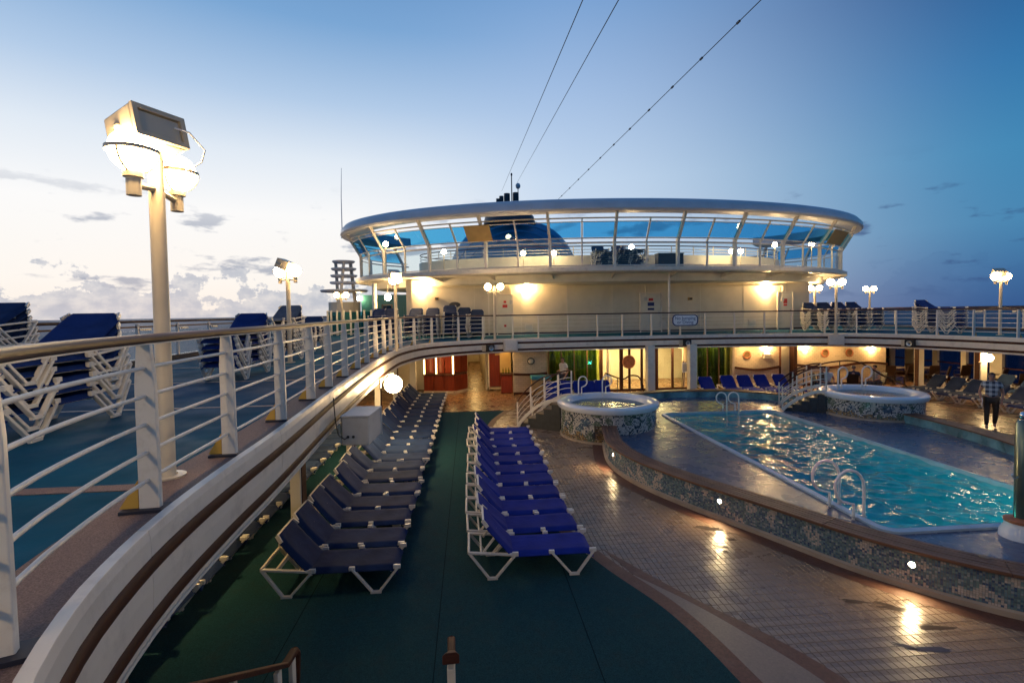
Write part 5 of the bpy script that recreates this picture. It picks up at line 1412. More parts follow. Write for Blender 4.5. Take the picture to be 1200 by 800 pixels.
# ------------------------------------------------------------------ funnel far aft
fn = thing('ship_funnel', 'distant broad rounded funnel with dark exhaust pipes on top', 'funnel', (9.0, 100, DK))
m = MB(); vs = []; NU, NV = 40, 12
for i in range(NV + 1):
    f = i / NV * PI / 2
    for j in range(NU):
        a = 2 * PI * j / NU; vs.append((9.6 + 14.5 * math.cos(f) ** 0.75 * math.cos(a), 104 + 7 * math.cos(f) ** 0.75 * math.sin(a), DK + 4 + 16.5 * math.sin(f)))
m.add(vs, [(i * NU + j, i * NU + (j + 1) % NU, (i + 1) * NU + (j + 1) % NU, (i + 1) * NU + j) for i in range(NV) for j in range(NU)])
part('casing', m, 'funnel_blue', fn, smooth=True)
part('base_house', MB().box((8.5, 106, DK + 3), (28, 12, 6)), 'wall_cream', fn)
for i in range(5):
    m = MB(); m.tube([(9.6 + (13.2 - i * 1.8) * math.cos(a), 97.2 + 0.55 * i, DK + 4.5 + (14.0 - i * 1.2) * math.sin(a)) for a in [PI * k_ / 20 for k_ in range(21)]], 0.22, 6); part('arch_band', m, 'roof_grey', fn, smooth=True)
part('funnel_top', MB().lathe([(5.4, 0), (5.0, 1.6), (4.2, 2.0), (1e-4, 2.1)], 30, (8.6, 102, 21.8)), 'funnel_dark', fn, smooth=True)
for px, r_, yt in ((583.5, 0.38, 233), (587.5, 0.45, 230), (594, 0.62, 227), (604.3, 0.62, 226)):
    q = gy(px, yt, 101); part('exhaust_pipe', MB().lathe([(r_, 0), (r_, q.z - 23.4), (r_ * 0.8, q.z - 23.4), (r_ * 0.8, 0)], 16, (q.x, 101, 23.4), close=True), 'funnel_dark', fn, smooth=True)
q = gy(599.4, 206, 100); part('mast', MB().lathe([(0.13, 0), (0.10, q.z - 23.5), (0.2, q.z - 23.4), (0.15, q.z - 23.0)], 8, (q.x, 100, 23.5)), 'funnel_dark', fn)
q = gy(607, 218, 100); part('radome', MB().sphere((q.x, 100, q.z), 0.5, 14, 10, (1, 1, 1.2)), 'roof_grey', fn, smooth=True); part('radome_stem', MB().tube([(q.x, 100, 24), (q.x, 100, q.z - 0.5)], 0.08, 6), 'funnel_dark', fn)
# whip aerial and stay wires
q = gy(401, 275, 33); q2 = gy(400, 197, 33)
o = thing('whip_aerial', 'thin white whip aerial rising beside the gallery roof', 'aerial', (q.x, 33, 9.0)); part('whip', MB().tube([(0, 0, -0.1), (0, 0, 2.5), (q2.x - q.x, 0, q2.z - 9.0)], [0.035, 0.022, 0.012], 6), 'roof_grey', o, world=False); part('base', MB().lathe([(0.08, -0.15), (0.07, 0.3), (0.03, 0.35)], 10), 'roof_grey', o, world=False)
def stay(lb, far, nearp, beads):
    a, b = Vector(far), Vector(nearp); d = (b - a); b2 = b + d * 0.55
    pts = [a.lerp(b2, i / 30) - Vector((0, 0, 1.2 * math.sin(PI * i / 30))) * (0.0 if True else 1) for i in range(31)]
    o = thing('stay_wire', lb, 'wire', tuple(a)); part('wire', MB().tube([p - a for p in pts], 0.021, 6), 'funnel_dark', o, smooth=True, world=False)
    for i in range(beads):
        p = a.lerp(b2, 0.12 + 0.8 * i / beads) - a; part('insulator', MB().bar(p - d.normalized() * 0.12, p + d.normalized() * 0.12, 0.08, 0.08), 'funnel_dark', o, world=False)
stay('thin stay wire rising from the funnel, steepest of three', gy(588, 224, 98), gy(683, 0, 20), 0)
stay('middle thin stay wire rising from beside the funnel radome', gy(606, 214, 98), gy(725, 0, 20), 0)
stay('beaded stay wire rising from behind gallery roof at the shallowest slope', gy(640, 247.5, 60), gy(892, 0, 20), 16)

# ================================================================== UNDER THE BALCONY, AFT
FW = 23.4
def X_(px, yy=430, Y=FW): return gy(px, yy, Y).x
# tiled wall left of the lit doors
def tiled_wall(label, x0, x1, Y, plates=(), handrail=None):
    t = thing('tiled_wall', label, 'wall', ((x0 + x1) / 2, Y, 0.007))
    part('wall', MB().box(((x0 + x1) / 2, Y + 0.1, 1.16), (x1 - x0, 0.2, 2.30)), 'tile_cream', t)
    part('skirting', MB().box(((x0 + x1) / 2, Y - 0.012, 0.067), (x1 - x0, 0.024, 0.12)), 'trim_wood', t)
    if handrail:
        pts = [Vector((x0 + (x1 - x0) * i / 24, Y - 0.07, handrail[0] + handrail[1] * math.sin(handrail[2] + handrail[3] * i / 24))) for i in range(25)]
        m = MB()
        for p, q_ in zip(pts, pts[1:]): m.bar(p, q_, 0.09, 0.11)
        part('wavy_rail', m, 'trim_wood', t)
    return t
tiled_wall('tiled cream wall with round sconce between bar and green glass', X_(601), X_(640), FW - 0.2, handrail=(1.02, 0.06, 3.5, 2.5))
tiled_wall('tiled wall with one bronze plate beside the green glass', X_(858), X_(913), FW, handrail=(0.98, 0.10, 2.6, 4.0))
tiled_wall('tiled wall with two bronze plates behind seated people', X_(932.5), X_(1038), FW, handrail=(1.0, 0.10, 2.4, 7.0))
def plaque(px, py, Y, lb):
    q = gy(px, py, Y); o = thing('bronze_plate', lb, 'plate', (q.x, Y - 0.001, q.z))
    rot = Matrix.Rotation(PI / 2, 3, 'X')
    for nm, prof, mm in (('dish', [(1e-4, 0.02), (0.13, 0.025), (0.16, 0.04), (0.16, 0.0)], 'bronze'), ('rim', [(0.15, 0.0), (0.215, 0.02), (0.215, 0.05), (0.165, 0.06), (0.15, 0.03)], 'terracotta')):
        m = MB().lathe(prof, 24, close=(nm == 'rim')); m.v = [tuple(rot @ Vector(v_)) for v_ in m.v]; part(nm, m, mm, o, world=False, smooth=True)
plaque(875, 415.5, FW, 'round bronze plate alone on the tiled wall'); plaque(966.5, 413.5, FW, 'round bronze plate nearer the pale doorway'); plaque(995, 413, FW, 'round bronze plate further from the pale doorway')
for px, py, lb in ((898, 408, 'bright sconce beside the lone bronze plate'), (943, 407, 'bright sconce between pale doorway and two bronze plates'), (1021, 407, 'bright sconce right of two bronze plates')):
    q = gy(px, py, FW); wall_sconce(lb, (q.x, FW - 0.001, q.z), (0, -1, 0))
q = gy(898, 417, FW); o = thing('wall_box', 'small cream cabinet below a bright sconce', 'cabinet', (q.x, FW - 0.001, q.z - 0.11))
part('case', MB().box((0, -0.06, 0.11), (0.36, 0.12, 0.22)), 'cream_paint', o, world=False, bevel=0.01); part('door', MB().box((0, -0.124, 0.11), (0.32, 0.008, 0.18)), 'wall_cream', o, world=False)
q = gy(622, 423, FW - 0.2); o = thing('round_wall_lamp', 'unlit round bulkhead lamp on tiled wall', 'wall light', (q.x, FW - 0.201, q.z))
rot = Matrix.Rotation(PI / 2, 3, 'X')
m = MB().lathe([(0.14, 0), (0.17, 0.02), (0.17, 0.06), (0.13, 0.06)], 20, close=True); m.v = [tuple(rot @ Vector(v_)) for v_ in m.v]; part('ring', m, 'dark_metal', o, world=False)
m = MB().lathe([(0.13, 0.03), (0.1, 0.09), (1e-4, 0.11)], 20); m.v = [tuple(rot @ Vector(v_)) for v_ in m.v]; part('diffuser', m, 'wall_cream', o, world=False, smooth=True)
# pale lit doorway
x0, x1 = X_(914), X_(928)
o = thing('pale_doorway', 'pale lit doorway with brown jamb between the tiled walls', 'doorway', ((x0 + x1) / 2, FW, 0.007))
part('back_panel', MB().box(((x0 + x1) / 2, FW + 0.6, 1.16), (x1 - x0 + 0.5, 0.06, 2.3)), 'white_paint', o)
part('jamb', MB().box((X_(930.4), FW + 0.05, 1.16), (X_(932.4) - X_(928.4), 0.34, 2.30)), 'trim_wood', o)
part('jamb', MB().box((X_(913.6), FW + 0.05, 1.16), (0.03, 0.30, 2.30)), 'trim_wood', o)
part('door_lamp', MB().box(((x0 + x1) / 2, FW + 0.28, 2.28), (0.4, 0.2, 0.05)), 'corridor_emit', o)

# glazed lobby with doors
lb0, lb1 = X_(641), X_(857)
lobby = thing('glazed_lobby', 'brightly lit glazed lobby with tall doors and green glass bays', 'lobby', ((lb0 + lb1) / 2, FW, 0.007))
part('back_wall', MB().box(((lb0 + lb1) / 2, FW + 4.0, 1.16), (lb1 - lb0, 0.1, 2.3)), 'wall_cream', lobby)
part('side_wall', MB().box((lb0 + 0.05, FW + 2.1, 1.16), (0.1, 3.6, 2.3)), 'wall_cream', lobby); part('side_wall', MB().box((lb1 - 0.05, FW + 2.1, 1.16), (0.1, 3.6, 2.3)), 'wall_cream', lobby)
for x in (X_(712), X_(724), X_(736), X_(748), X_(772), X_(786), X_(798)):
    part('ceiling_lamp', MB().lathe([(1e-4, 0), (0.24, 0), (0.24, 0.03), (1e-4, 0.03)], 16, (x, FW + 1.0, 2.26)), 'lobby_emit', lobby)
    part('ceiling_lamp', MB().lathe([(1e-4, 0), (0.24, 0), (0.24, 0.03), (1e-4, 0.03)], 16, (x, FW + 2.6, 2.26)), 'lobby_emit', lobby)
fr = [705, 712, 728, 737.5, 752, 769, 788, 801, 806.5]
for px in fr:
    part('door_frame', MB().box((X_(px), FW, 1.16), (0.10 if px not in (728, 769) else 0.16, 0.10, 2.30)), 'trim_wood' if px not in (712, 801) else 'lamp_metal', lobby)
for a, b in zip(fr, fr[1:]):
    xa, xb = X_(a) + 0.08, X_(b) - 0.08
    if xb - xa > 0.1: part('door_pane', MB().box(((xa + xb) / 2, FW, 1.16), (xb - xa, 0.02, 2.2)), 'glass_clear', lobby)
part('threshold', MB().box(((X_(705) + X_(806)) / 2, FW, 0.06), (X_(806) - X_(705), 0.12, 0.10)), 'trim_wood', lobby)
for i, (px, rx_) in enumerate(((737, 0.33), (787.5, 0.27))):
    if i: continue
    q = gy(px, 424, FW - 0.06); m = MB().lathe([(1e-4, 0.03), (rx_ - 0.03, 0.03), (rx_, 0.0), (1e-4, 0.0)], 28); m.v = [tuple(rot @ Vector(v_) + Vector((q.x, FW - 0.055, q.z))) for v_ in m.v]; part('door_disc', m, 'terracotta', lobby)
for (pa, pb, nb) in ((643, 703, 4), (815.5, 856, 3)):
    xa, xb = X_(pa), X_(pb); m = MB(); kk = 40
    pts = [(xa + (xb - xa) * i / kk, FW + 0.5 + 0.10 * math.sin(i * 1.9) + 0.05 * math.sin(i * 0.7)) for i in range(kk + 1)]
    for i in range(kk): m.add([(*pts[i], 0.02), (*pts[i + 1], 0.02), (*pts[i + 1], 2.3), (*pts[i], 2.3)], [(0, 1, 2, 3)])
    part('curtain', m, 'green_curtain', lobby)
    for i in range(nb + 1):
        x = xa + (xb - xa) * i / nb; part('bay_mullion', MB().box((x, FW + 0.02, 1.16), (0.05, 0.06, 2.3)), 'bronze', lobby)
    for i in range(nb):
        xq, xr = xa + (xb - xa) * i / nb + 0.03, xa + (xb - xa) * (i + 1) / nb - 0.03
        part('bay_pane', MB().box(((xq + xr) / 2, FW + 0.02, 1.16), (xr - xq, 0.015, 2.25)), 'glass_green', lobby)
    part('bay_lamp', MB().box(((xa + xb) / 2, FW + 0.28, 2.27), (xb - xa - 0.6, 0.10, 0.03)), 'corridor_emit', lobby)
part('jamb', MB().box((X_(857), FW - 0.05, 1.16), (0.12, 0.3, 2.3)), 'stone_cap', lobby)
# easel sign
q = gz(790, 455, 0.02)
o = thing('easel_sign', 'white notice board on slim wooden easel before the lobby doors', 'sign', (q.x, 22.3, 0.007))
part('board', MB().box((0, -0.03, 1.20), (0.36, 0.02, 0.46)), 'white_sign', o, world=False); part('printed_sheet', MB().box((0, -0.044, 1.2), (0.30, 0.006, 0.36)), 'plastic_grey', o, world=False)
for a_, b_ in (((-0.2, 0, 0), (-0.12, 0, 1.5)), ((0.2, 0, 0), (0.12, 0, 1.5)), ((0, 0.35, 0), (0, 0.03, 1.45))): part('leg', MB().bar(a_, b_, 0.03, 0.03), 'trim_wood', o, world=False)
# towel cart
q = gz(636, 461, 0.0)
o = thing('towel_cart', 'tan towel cart with teal lid against the tiled wall', 'cart', (X_(634, 450, 22.6), 22.7, 0.007))
part('body', MB().box((0, 0, 0.42), (0.85, 0.55, 0.70)), 'tan_panel', o, world=False, bevel=0.02); part('lid', MB().box((0, 0, 0.87), (0.95, 0.62, 0.18)), 'teal_paint', o, world=False, bevel=0.05)
for sx_2 in (-1, 1):
    for sy_2 in (-1, 1): part('caster', MB().lathe([(1e-4, 0), (0.035, 0), (0.035, 0.06), (1e-4, 0.07)], 10, (sx_2 * 0.34, sy_2 * 0.2, 0)), 'black_rubber', o, world=False)
# bar kiosk of red wood
b0, b1, b2 = X_(496, 440, 24.3), X_(532.5, 440, 24.0), X_(547.5, 440, 24.9)
bar = thing('bar_kiosk', 'red wooden bar kiosk with self-glowing posts beside the corridor', 'bar', ((b0 + b1) / 2, 25, 0.007))
cor = [(b0, 24.5), (b1, 24.1), (b2, 24.9), (b2, 27), (b0, 27)]
part('plinth', MB().prism([(x, y - 0.1 if y < 26 else y) for x, y in cor], 0.008, 0.13), 'stone_cap', bar)
for (p0, p1) in ((cor[0], cor[1]), (cor[1], cor[2])):
    nseg = 3 if p0 is cor[0] else 2
    for i in range(nseg):
        a = Vector((*p0, 0)).lerp(Vector((*p1, 0)), i / nseg + 0.01); b = Vector((*p0, 0)).lerp(Vector((*p1, 0)), (i + 1) / nseg - 0.01)
        part('counter_panel', MB().bar((a.x, a.y, 0.50), (b.x, b.y, 0.50), 0.06, 0.74), 'red_wood', bar, bevel=0.006)
        part('upper_panel', MB().bar((a.x, a.y + 0.45, 1.60), (b.x, b.y + 0.45, 1.60), 0.05, 1.30), 'red_wood', bar)
part('counter_core', MB().prism([(x, y + 0.08 if y < 26 else y) for x, y in cor], 0.13, 0.86), 'red_wood', bar)
part('counter_top', MB().prism([(x - 0.02, y - 0.08 if y < 26 else y) for x, y in cor], 0.88, 0.93), 'trim_wood', bar)
for px in (497, 511, 531):
    part('glow_post', MB().box((X_(px, 430, 24.35), 24.42 - 0.25 * (px > 520), 1.6), (0.07, 0.06, 1.3)), 'bar_emit', bar)  # posts emit by themselves, standing in for yellow light falling on them
# cream pillar left of the kiosk
o = thing('pale_pillar', 'pale pillar at the end of the long lounger row', 'column', (X_(484, 440, 23), 23.0, 0.007)); part('shaft', MB().box((0, 0, 1.15), (0.28, 0.28, 2.28)), 'cream_paint', o, world=False, bevel=0.01); part('foot', MB().box((0, 0, 0.05), (0.34, 0.34, 0.1)), 'stone_cap', o, world=False)
o = thing('bar_side_wall', 'cream wall with door behind the long lounger row', 'wall', (-5.5, 25.6, 0.007)); part('wall', MB().box((-5.4, 25.7, 1.16), (5.4, 0.2, 2.3)), 'wall_cream', o); part('door', MB().box((X_(492, 440, 25.5), 25.58, 1.0), (0.5, 0.04, 1.95)), 'cream_paint', o)
# corridor
c0, c1 = b2 + 0.02, X_(569, 440, 24.9)
co = thing('lit_corridor', 'brightly lit yellow corridor between bar and wooden cabinet', 'corridor', ((c0 + c1) / 2, 32, 0.007))
part('left_wall', MB().box((c0 - 0.06, 33.0, 1.16), (0.1, 12, 2.3)), 'wall_cream', co); part('right_wall', MB().box((c1 + 0.06, 32.0, 1.16), (0.1, 14, 2.3)), 'wall_cream', co)
part('end_wall', MB().box(((c0 + c1) / 2, 39.2, 1.16), (c1 - c0 + 1.0, 0.1, 2.3)), 'tan_panel', co)
part('end_dado', MB().box(((c0 + c1) / 2, 39.1, 0.35), (c1 - c0, 0.06, 0.6)), 'wall_cream', co); part('end_rail', MB().box(((c0 + c1) / 2, 39.06, 0.72), (c1 - c0, 0.06, 0.12)), 'trim_wood', co)
for yy in (27.5, 31, 35, 38): part('ceiling_lamp', MB().box(((c0 + c1) / 2, yy, 2.29), (0.4, 1.4, 0.03)), 'bar_emit', co)
# wooden cabinet and side counter right of the corridor
xa, xb = X_(573.5, 440, 24.6), X_(588.5, 440, 24.6)
o = thing('wood_cabinet', 'tall dark red wooden cabinet beside the corridor mouth', 'cabinet', ((xa + xb) / 2, 24.8, 0.007))
part('carcass', MB().box(((xa + xb) / 2, 24.9, 1.22), (xb - xa, 0.5, 2.0)), 'red_wood', o); part('plinth', MB().box(((xa + xb) / 2, 24.9, 0.12), (xb - xa + 0.05, 0.45, 0.10)), 'stone_cap', o)
part('end_strip', MB().box((xa - 0.03, 24.62, 1.2), (0.05, 0.06, 2.0)), 'cream_paint', o); part('name_plate', MB().box(((xa + xb) / 2 + 0.1, 24.64, 1.83), (0.24, 0.02, 0.10)), 'tan_panel', o)
xa, xb = X_(587.5, 450, 23.6), X_(601, 450, 23.6)
o = thing('side_counter', 'low red wooden counter under a lit niche at tiled wall end', 'counter', ((xa + xb) / 2, 23.8, 0.007))
part('carcass', MB().box(((xa + xb) / 2, 23.9, 0.46), (xb - xa, 0.5, 0.86)), 'red_wood', o, bevel=0.01); part('top', MB().box(((xa + xb) / 2, 23.9, 0.92), (xb - xa + 0.05, 0.56, 0.05)), 'trim_wood', o)
part('niche_back', MB().box(((xa + xb) / 2, 24.5, 1.6), (xb - xa, 0.06, 1.35)), 'tan_panel', o); part('niche_lamp', MB().box(((xa + xb) / 2, 24.3, 2.20), (0.3, 0.12, 0.05)), 'corridor_emit', o)
for i in range(3): part('bottle', MB().lathe([(0.035, 0), (0.035, 0.16), (0.014, 0.22), (0.014, 0.28)], 10, (xa + 0.12 + 0.14 * i, 24.0, 0.946)), 'glass_green', o, smooth=True)
tag(part('aft_bulkhead', MB().box((8.5, 40.0, 1.16), (33, 0.2, 2.3)), 'wall_cream', None), 'cream bulkhead closing the covered deck aft', 'wall')

# ceiling lamps that light the covered decks
for i, (x, y) in enumerate([(-4.6, 7.0), (-4.6, 11.5), (-4.6, 16.0), (-4.2, 20.5), (-1.2, 22.9), (1.3, 23.0), (21.5, 15.6), (22.0, 18.6), (22.3, 21.8), (18.0, 22.6), (13.6, 22.9), (6.0, 23.0), (10.0, 23.0), (-7.2, 9.0), (-7.2, 14.0)]):
    o = thing('ceiling_light', 'round lit ceiling light under the upper deck, %s of the set' % ORD[i], 'ceiling light', (x, y, 2.30), group='ceiling lights under the upper deck')
    part('trim_ring', MB().lathe([(0.12, 0.0), (0.15, 0.0), (0.15, 0.03), (0.12, 0.03)], 18, close=True), 'white_paint', o, world=False)
    part('diffuser', MB().lathe([(1e-4, 0.004), (0.12, 0.012)], 18), 'ceiling_emit', o, world=False)

# starboard window wall
sw = thing('starboard_windows', 'dark dusk windows with cream posts along the covered side', 'window wall', (24.9, 20, 0.007))
ys = [12.0 + 1.55 * i for i in range(12)]
for i, y in enumerate(ys):
    part('window_post', MB().box((24.9, y, 1.16), (0.20, 0.26 if i % 3 else 0.55, 2.3)), 'cream_paint', sw)
for a, b in zip(ys, ys[1:]):
    part('window_pane', MB().box((24.95, (a + b) / 2, 1.2), (0.02, b - a - 0.28, 2.2)), 'glass_dark', sw)
    part('window_rail', MB().box((24.86, (a + b) / 2, 0.95), (0.05, b - a - 0.28, 0.06)), 'trim_wood', sw)
part('sill', MB().box((24.9, 20.5, 0.12), (0.22, 17.6, 0.22)), 'trim_wood', sw)
aw = thing('aft_windows', 'dark windows with cream posts aft of dining chairs', 'window wall', (22.5, 27.0, 0.007))
xs = [20.85, 22.1, 23.4, 24.7]
for x in xs: part('window_post', MB().box((x, 27.0, 1.16), (0.30, 0.2, 2.3)), 'cream_paint', aw)
for a, b in zip(xs, xs[1:]): part('window_pane', MB().box(((a + b) / 2, 27.0, 1.2), (b - a - 0.3, 0.02, 2.2)), 'glass_dark', aw); part('window_rail', MB().box(((a + b) / 2, 26.95, 0.95), (b - a - 0.3, 0.05, 0.06)), 'trim_wood', aw)

# dining chairs and tables
def make_chair():
    t = thing('dining_chair', 'chair', 'chair')
    part('seat', MB().box((0, 0, 0.45), (0.46, 0.46, 0.05)), 'chair_dark', t, world=False, bevel=0.015)
    m = MB()
    for i in range(6): m.add([(-0.21, 0.20 + 0.02 * i, 0.48 + i * 0.08), (0.21, 0.20 + 0.02 * i, 0.48 + i * 0.08), (0.21, 0.22 + 0.02 * (i + 1), 0.48 + (i + 1) * 0.08), (-0.21, 0.22 + 0.02 * (i + 1), 0.48 + (i + 1) * 0.08), (-0.21, 0.24 + 0.02 * i, 0.48 + i * 0.08), (0.21, 0.24 + 0.02 * i, 0.48 + i * 0.08), (0.21, 0.26 + 0.02 * (i + 1), 0.48 + (i + 1) * 0.08), (-0.21, 0.26 + 0.02 * (i + 1), 0.48 + (i + 1) * 0.08)], [(0, 1, 2, 3), (7, 6, 5, 4), (0, 3, 7, 4), (1, 5, 6, 2)])
    part('backrest', m, 'chair_dark', t, world=False)
    for sx_2 in (-1, 1):
        for sy_2 in (-1, 1): part('leg', MB().bar((sx_2 * 0.2, sy_2 * 0.2, 0), (sx_2 * 0.19, sy_2 * 0.19, 0.43), 0.03, 0.03), 'chair_dark', t, world=False)
        part('armrest', MB().tube([(sx_2 * 0.24, 0.24, 0.68), (sx_2 * 0.24, -0.15, 0.66), (sx_2 * 0.23, -0.2, 0.44)], 0.016, 6), 'chair_dark', t, world=False)
    return t
ch0 = make_chair(); used = False
CH = [(1042, 23.2, 2.6, 'beside the two plate wall end'), (1054, 22.9, -2.4, 'facing the two plate wall end'), (1071, 23.6, 1.8, 'left of the slim cream column'), (1091, 22.8, 2.8, 'right of the slim cream column'), (1103, 22.4, -2.6, 'second right of the slim cream column'),
      (1084, 24.6, 0.4, 'behind the small table'), (1127, 22.6, 2.9, 'before the wide window post'), (1140, 23.4, 0.3, 'beyond the wide window post'), (1168, 20.9, -2.8, 'right of the globe column'), (1157, 22.2, 0.2, 'behind the globe column'), (1197, 19.4, 2.7, 'by the last window post')]
for px, yy, rz, wh in CH:
    q = gy(px, 440, yy); place(ch0, used, (q.x, yy, 0.007), rz, 'dark brown armchair ' + wh, 'dining chairs by the windows'); used = True
def make_table():
    t = thing('dining_table', 'table', 'table'); part('top', MB().lathe([(1e-4, 0.71), (0.42, 0.71), (0.43, 0.73), (0.42, 0.75), (1e-4, 0.75)], 24), 'stone_cap', t, world=False, smooth=True)
    part('pedestal', MB().lathe([(0.04, 0.03), (0.04, 0.71)], 12), 'dark_metal', t, world=False); part('foot', MB().lathe([(1e-4, 0), (0.28, 0), (0.27, 0.03), (0.04, 0.05)], 20), 'dark_metal', t, world=False); return t
tb0 = make_table(); used = False
for px, yy, wh in ((1049, 24.0, 'by the two plate wall'), (1082, 23.6, 'behind the slim cream column'), (1135, 23.0, 'near the wide window post'), (1176, 21.8, 'beyond the globe column')):
    q = gy(px, 440, yy); place(tb0, used, (q.x, yy, 0.007), 0, 'small round table ' + wh, 'tables by the windows'); used = True

# curved brown rails between pool and covered deck
for lb, pts in (('curved brown handrail behind the wet deck tub, sloping to loungers', [(925, 470, 1.0), (929, 440, 1.25), (945, 432, 1.5), (975, 424, 1.7), (1005, 424, 1.7), (1035, 440, 1.3), (1062, 452, 0.8)]),
                ('arched brown handrail before the lit lobby doors', [(709, 437, 1.35), (729, 444, 1.1), (738, 440, 1.25), (748, 441, 1.2), (753, 450, 0.9), (754, 458, 0.62)])):
    W_ = [gy(px, py, 18.6 if px > 900 else 20.6) for px, py, z in pts]
    pa = catmull([tuple(p) for p in W_], 0.12)
    o = thing('curved_handrail', lb, 'handrail', (pa[0].x, pa[0].y, 0.007))
    part('rail', MB().tube(pa, 0.03, 8), 'trim_wood', o, smooth=True)
    for i in range(0, len(pa), max(1, len(pa) // 4)):
        part('post', MB().tube([(pa[i].x, pa[i].y, 0.007), pa[i]], 0.02, 6), 'dark_metal', o, smooth=True)

# ================================================================== STAIRS BELOW THE CAMERA
def skew(x, y): return x + (4.45 - y) * 0.047
stt = thing('deck_stairs', 'stairs with varnished wooden handrails descending to green carpet', 'stairs', (-0.92, 2.3, 0.012))
NS = 15
for i in range(NS):
    z = (DK - 0.02) * (i + 1) / (NS + 1); y = 4.30 - 0.265 * (i + 0.5)
    st = part('step', MB().box((skew(-0.92, y), y, z - 0.03), (1.30, 0.30, 0.05)), 'teal_deck', stt)
    part('nosing', MB().box((skew(-0.92, y), y + 0.145, z - 0.02), (1.30, 0.03, 0.04)), 'rail_white', st)
for sx_2 in (-1.6, -0.215):
    part('stringer', MB().bar((skew(sx_2, 4.35), 4.35, 0.06), (skew(sx_2, 0.4), 0.4, 2.55), 0.05, 0.24), 'rail_white', stt)
    top_y = 0.6 if sx_2 < -1 else 1.95
    top_z = 3.28 if sx_2 < -1 else 2.52
    path = [(skew(sx_2, 4.20 - (4.2 - top_y) * f), 4.20 - (4.2 - top_y) * f, 0.98 + (top_z - 0.98) * f) for f in [i / 8 for i in range(9)]][::-1]
    path += [(sx_2, 4.46, 0.93), (sx_2, 4.52, 0.86), (sx_2, 4.50, 0.70), (sx_2, 4.46, 0.45)]
    m = MB(); 
    for p_, q_ in zip(path, path[1:]): m.bar(p_, q_, 0.065, 0.045)
    m = MB().sweep([(p_[0], p_[1], p_[2]) for p_ in path[:10]], [(-0.034, -0.022), (0.034, -0.022), (0.034, 0.016), (0.02, 0.026), (-0.02, 0.026), (-0.034, 0.016)])
    part('handrail', m, 'trim_wood', stt, bevel=0.004)
    m = MB(); m.tube(path[9:], 0.030, 8); part('rail_return', m, 'trim_wood', stt, smooth=True)
    for yy in (4.38, 4.02, 3.2, 2.3, 1.4)[:5 if sx_2 < -1 else 4]:
        zz = 0.98 + (top_z - 0.98) * (4.2 - yy) / (4.2 - top_y) if yy < 4.2 else 0.93
        part('baluster', MB().box((skew(sx_2, yy), yy, zz - 0.36), (0.035, 0.085, 0.66)), 'cream_paint', stt, bevel=0.004)
    for dz_ in (0.25, 0.48): part('rod', MB().tube([(sx_2, 4.42, 0.93 - dz_), (skew(sx_2, 4.2), 4.2, 0.98 - dz_), (skew(sx_2, top_y), top_y, top_z - dz_)], 0.011, 6), 'steel', stt, smooth=True)

# shower column at the pool's end
q = gy(1196, 612, 7.0)
o = thing('shower_column', 'steel shower column on white round pedestal at the pool corner', 'shower', (8.46, 6.86, WD))
part('pedestal', MB().lathe([(0.26, 0), (0.24, 0.10), (0.19, 0.18), (0.19, 0.24)], 24), 'gelcoat', o, world=False, smooth=True)
part('base_ring', MB().lathe([(0.10, 0.23), (0.20, 0.24), (0.20, 0.28), (0.10, 0.31)], 24), 'terracotta', o, world=False, smooth=True)
part('pole', MB().lathe([(0.085, 0.29), (0.085, 1.78), (0.06, 1.82), (1e-4, 1.83)], 20), 'green_steel', o, world=False, smooth=True)
part('valve', MB().tube([(-0.08, -0.02, 0.95), (-0.16, -0.03, 0.94), (-0.20, -0.03, 1.0)], 0.014, 8), 'chrome', o, world=False, smooth=True)
part('knob', MB().sphere((0, -0.02, 1.9), 0.06, 12, 8), 'chrome', o, world=False, smooth=True)

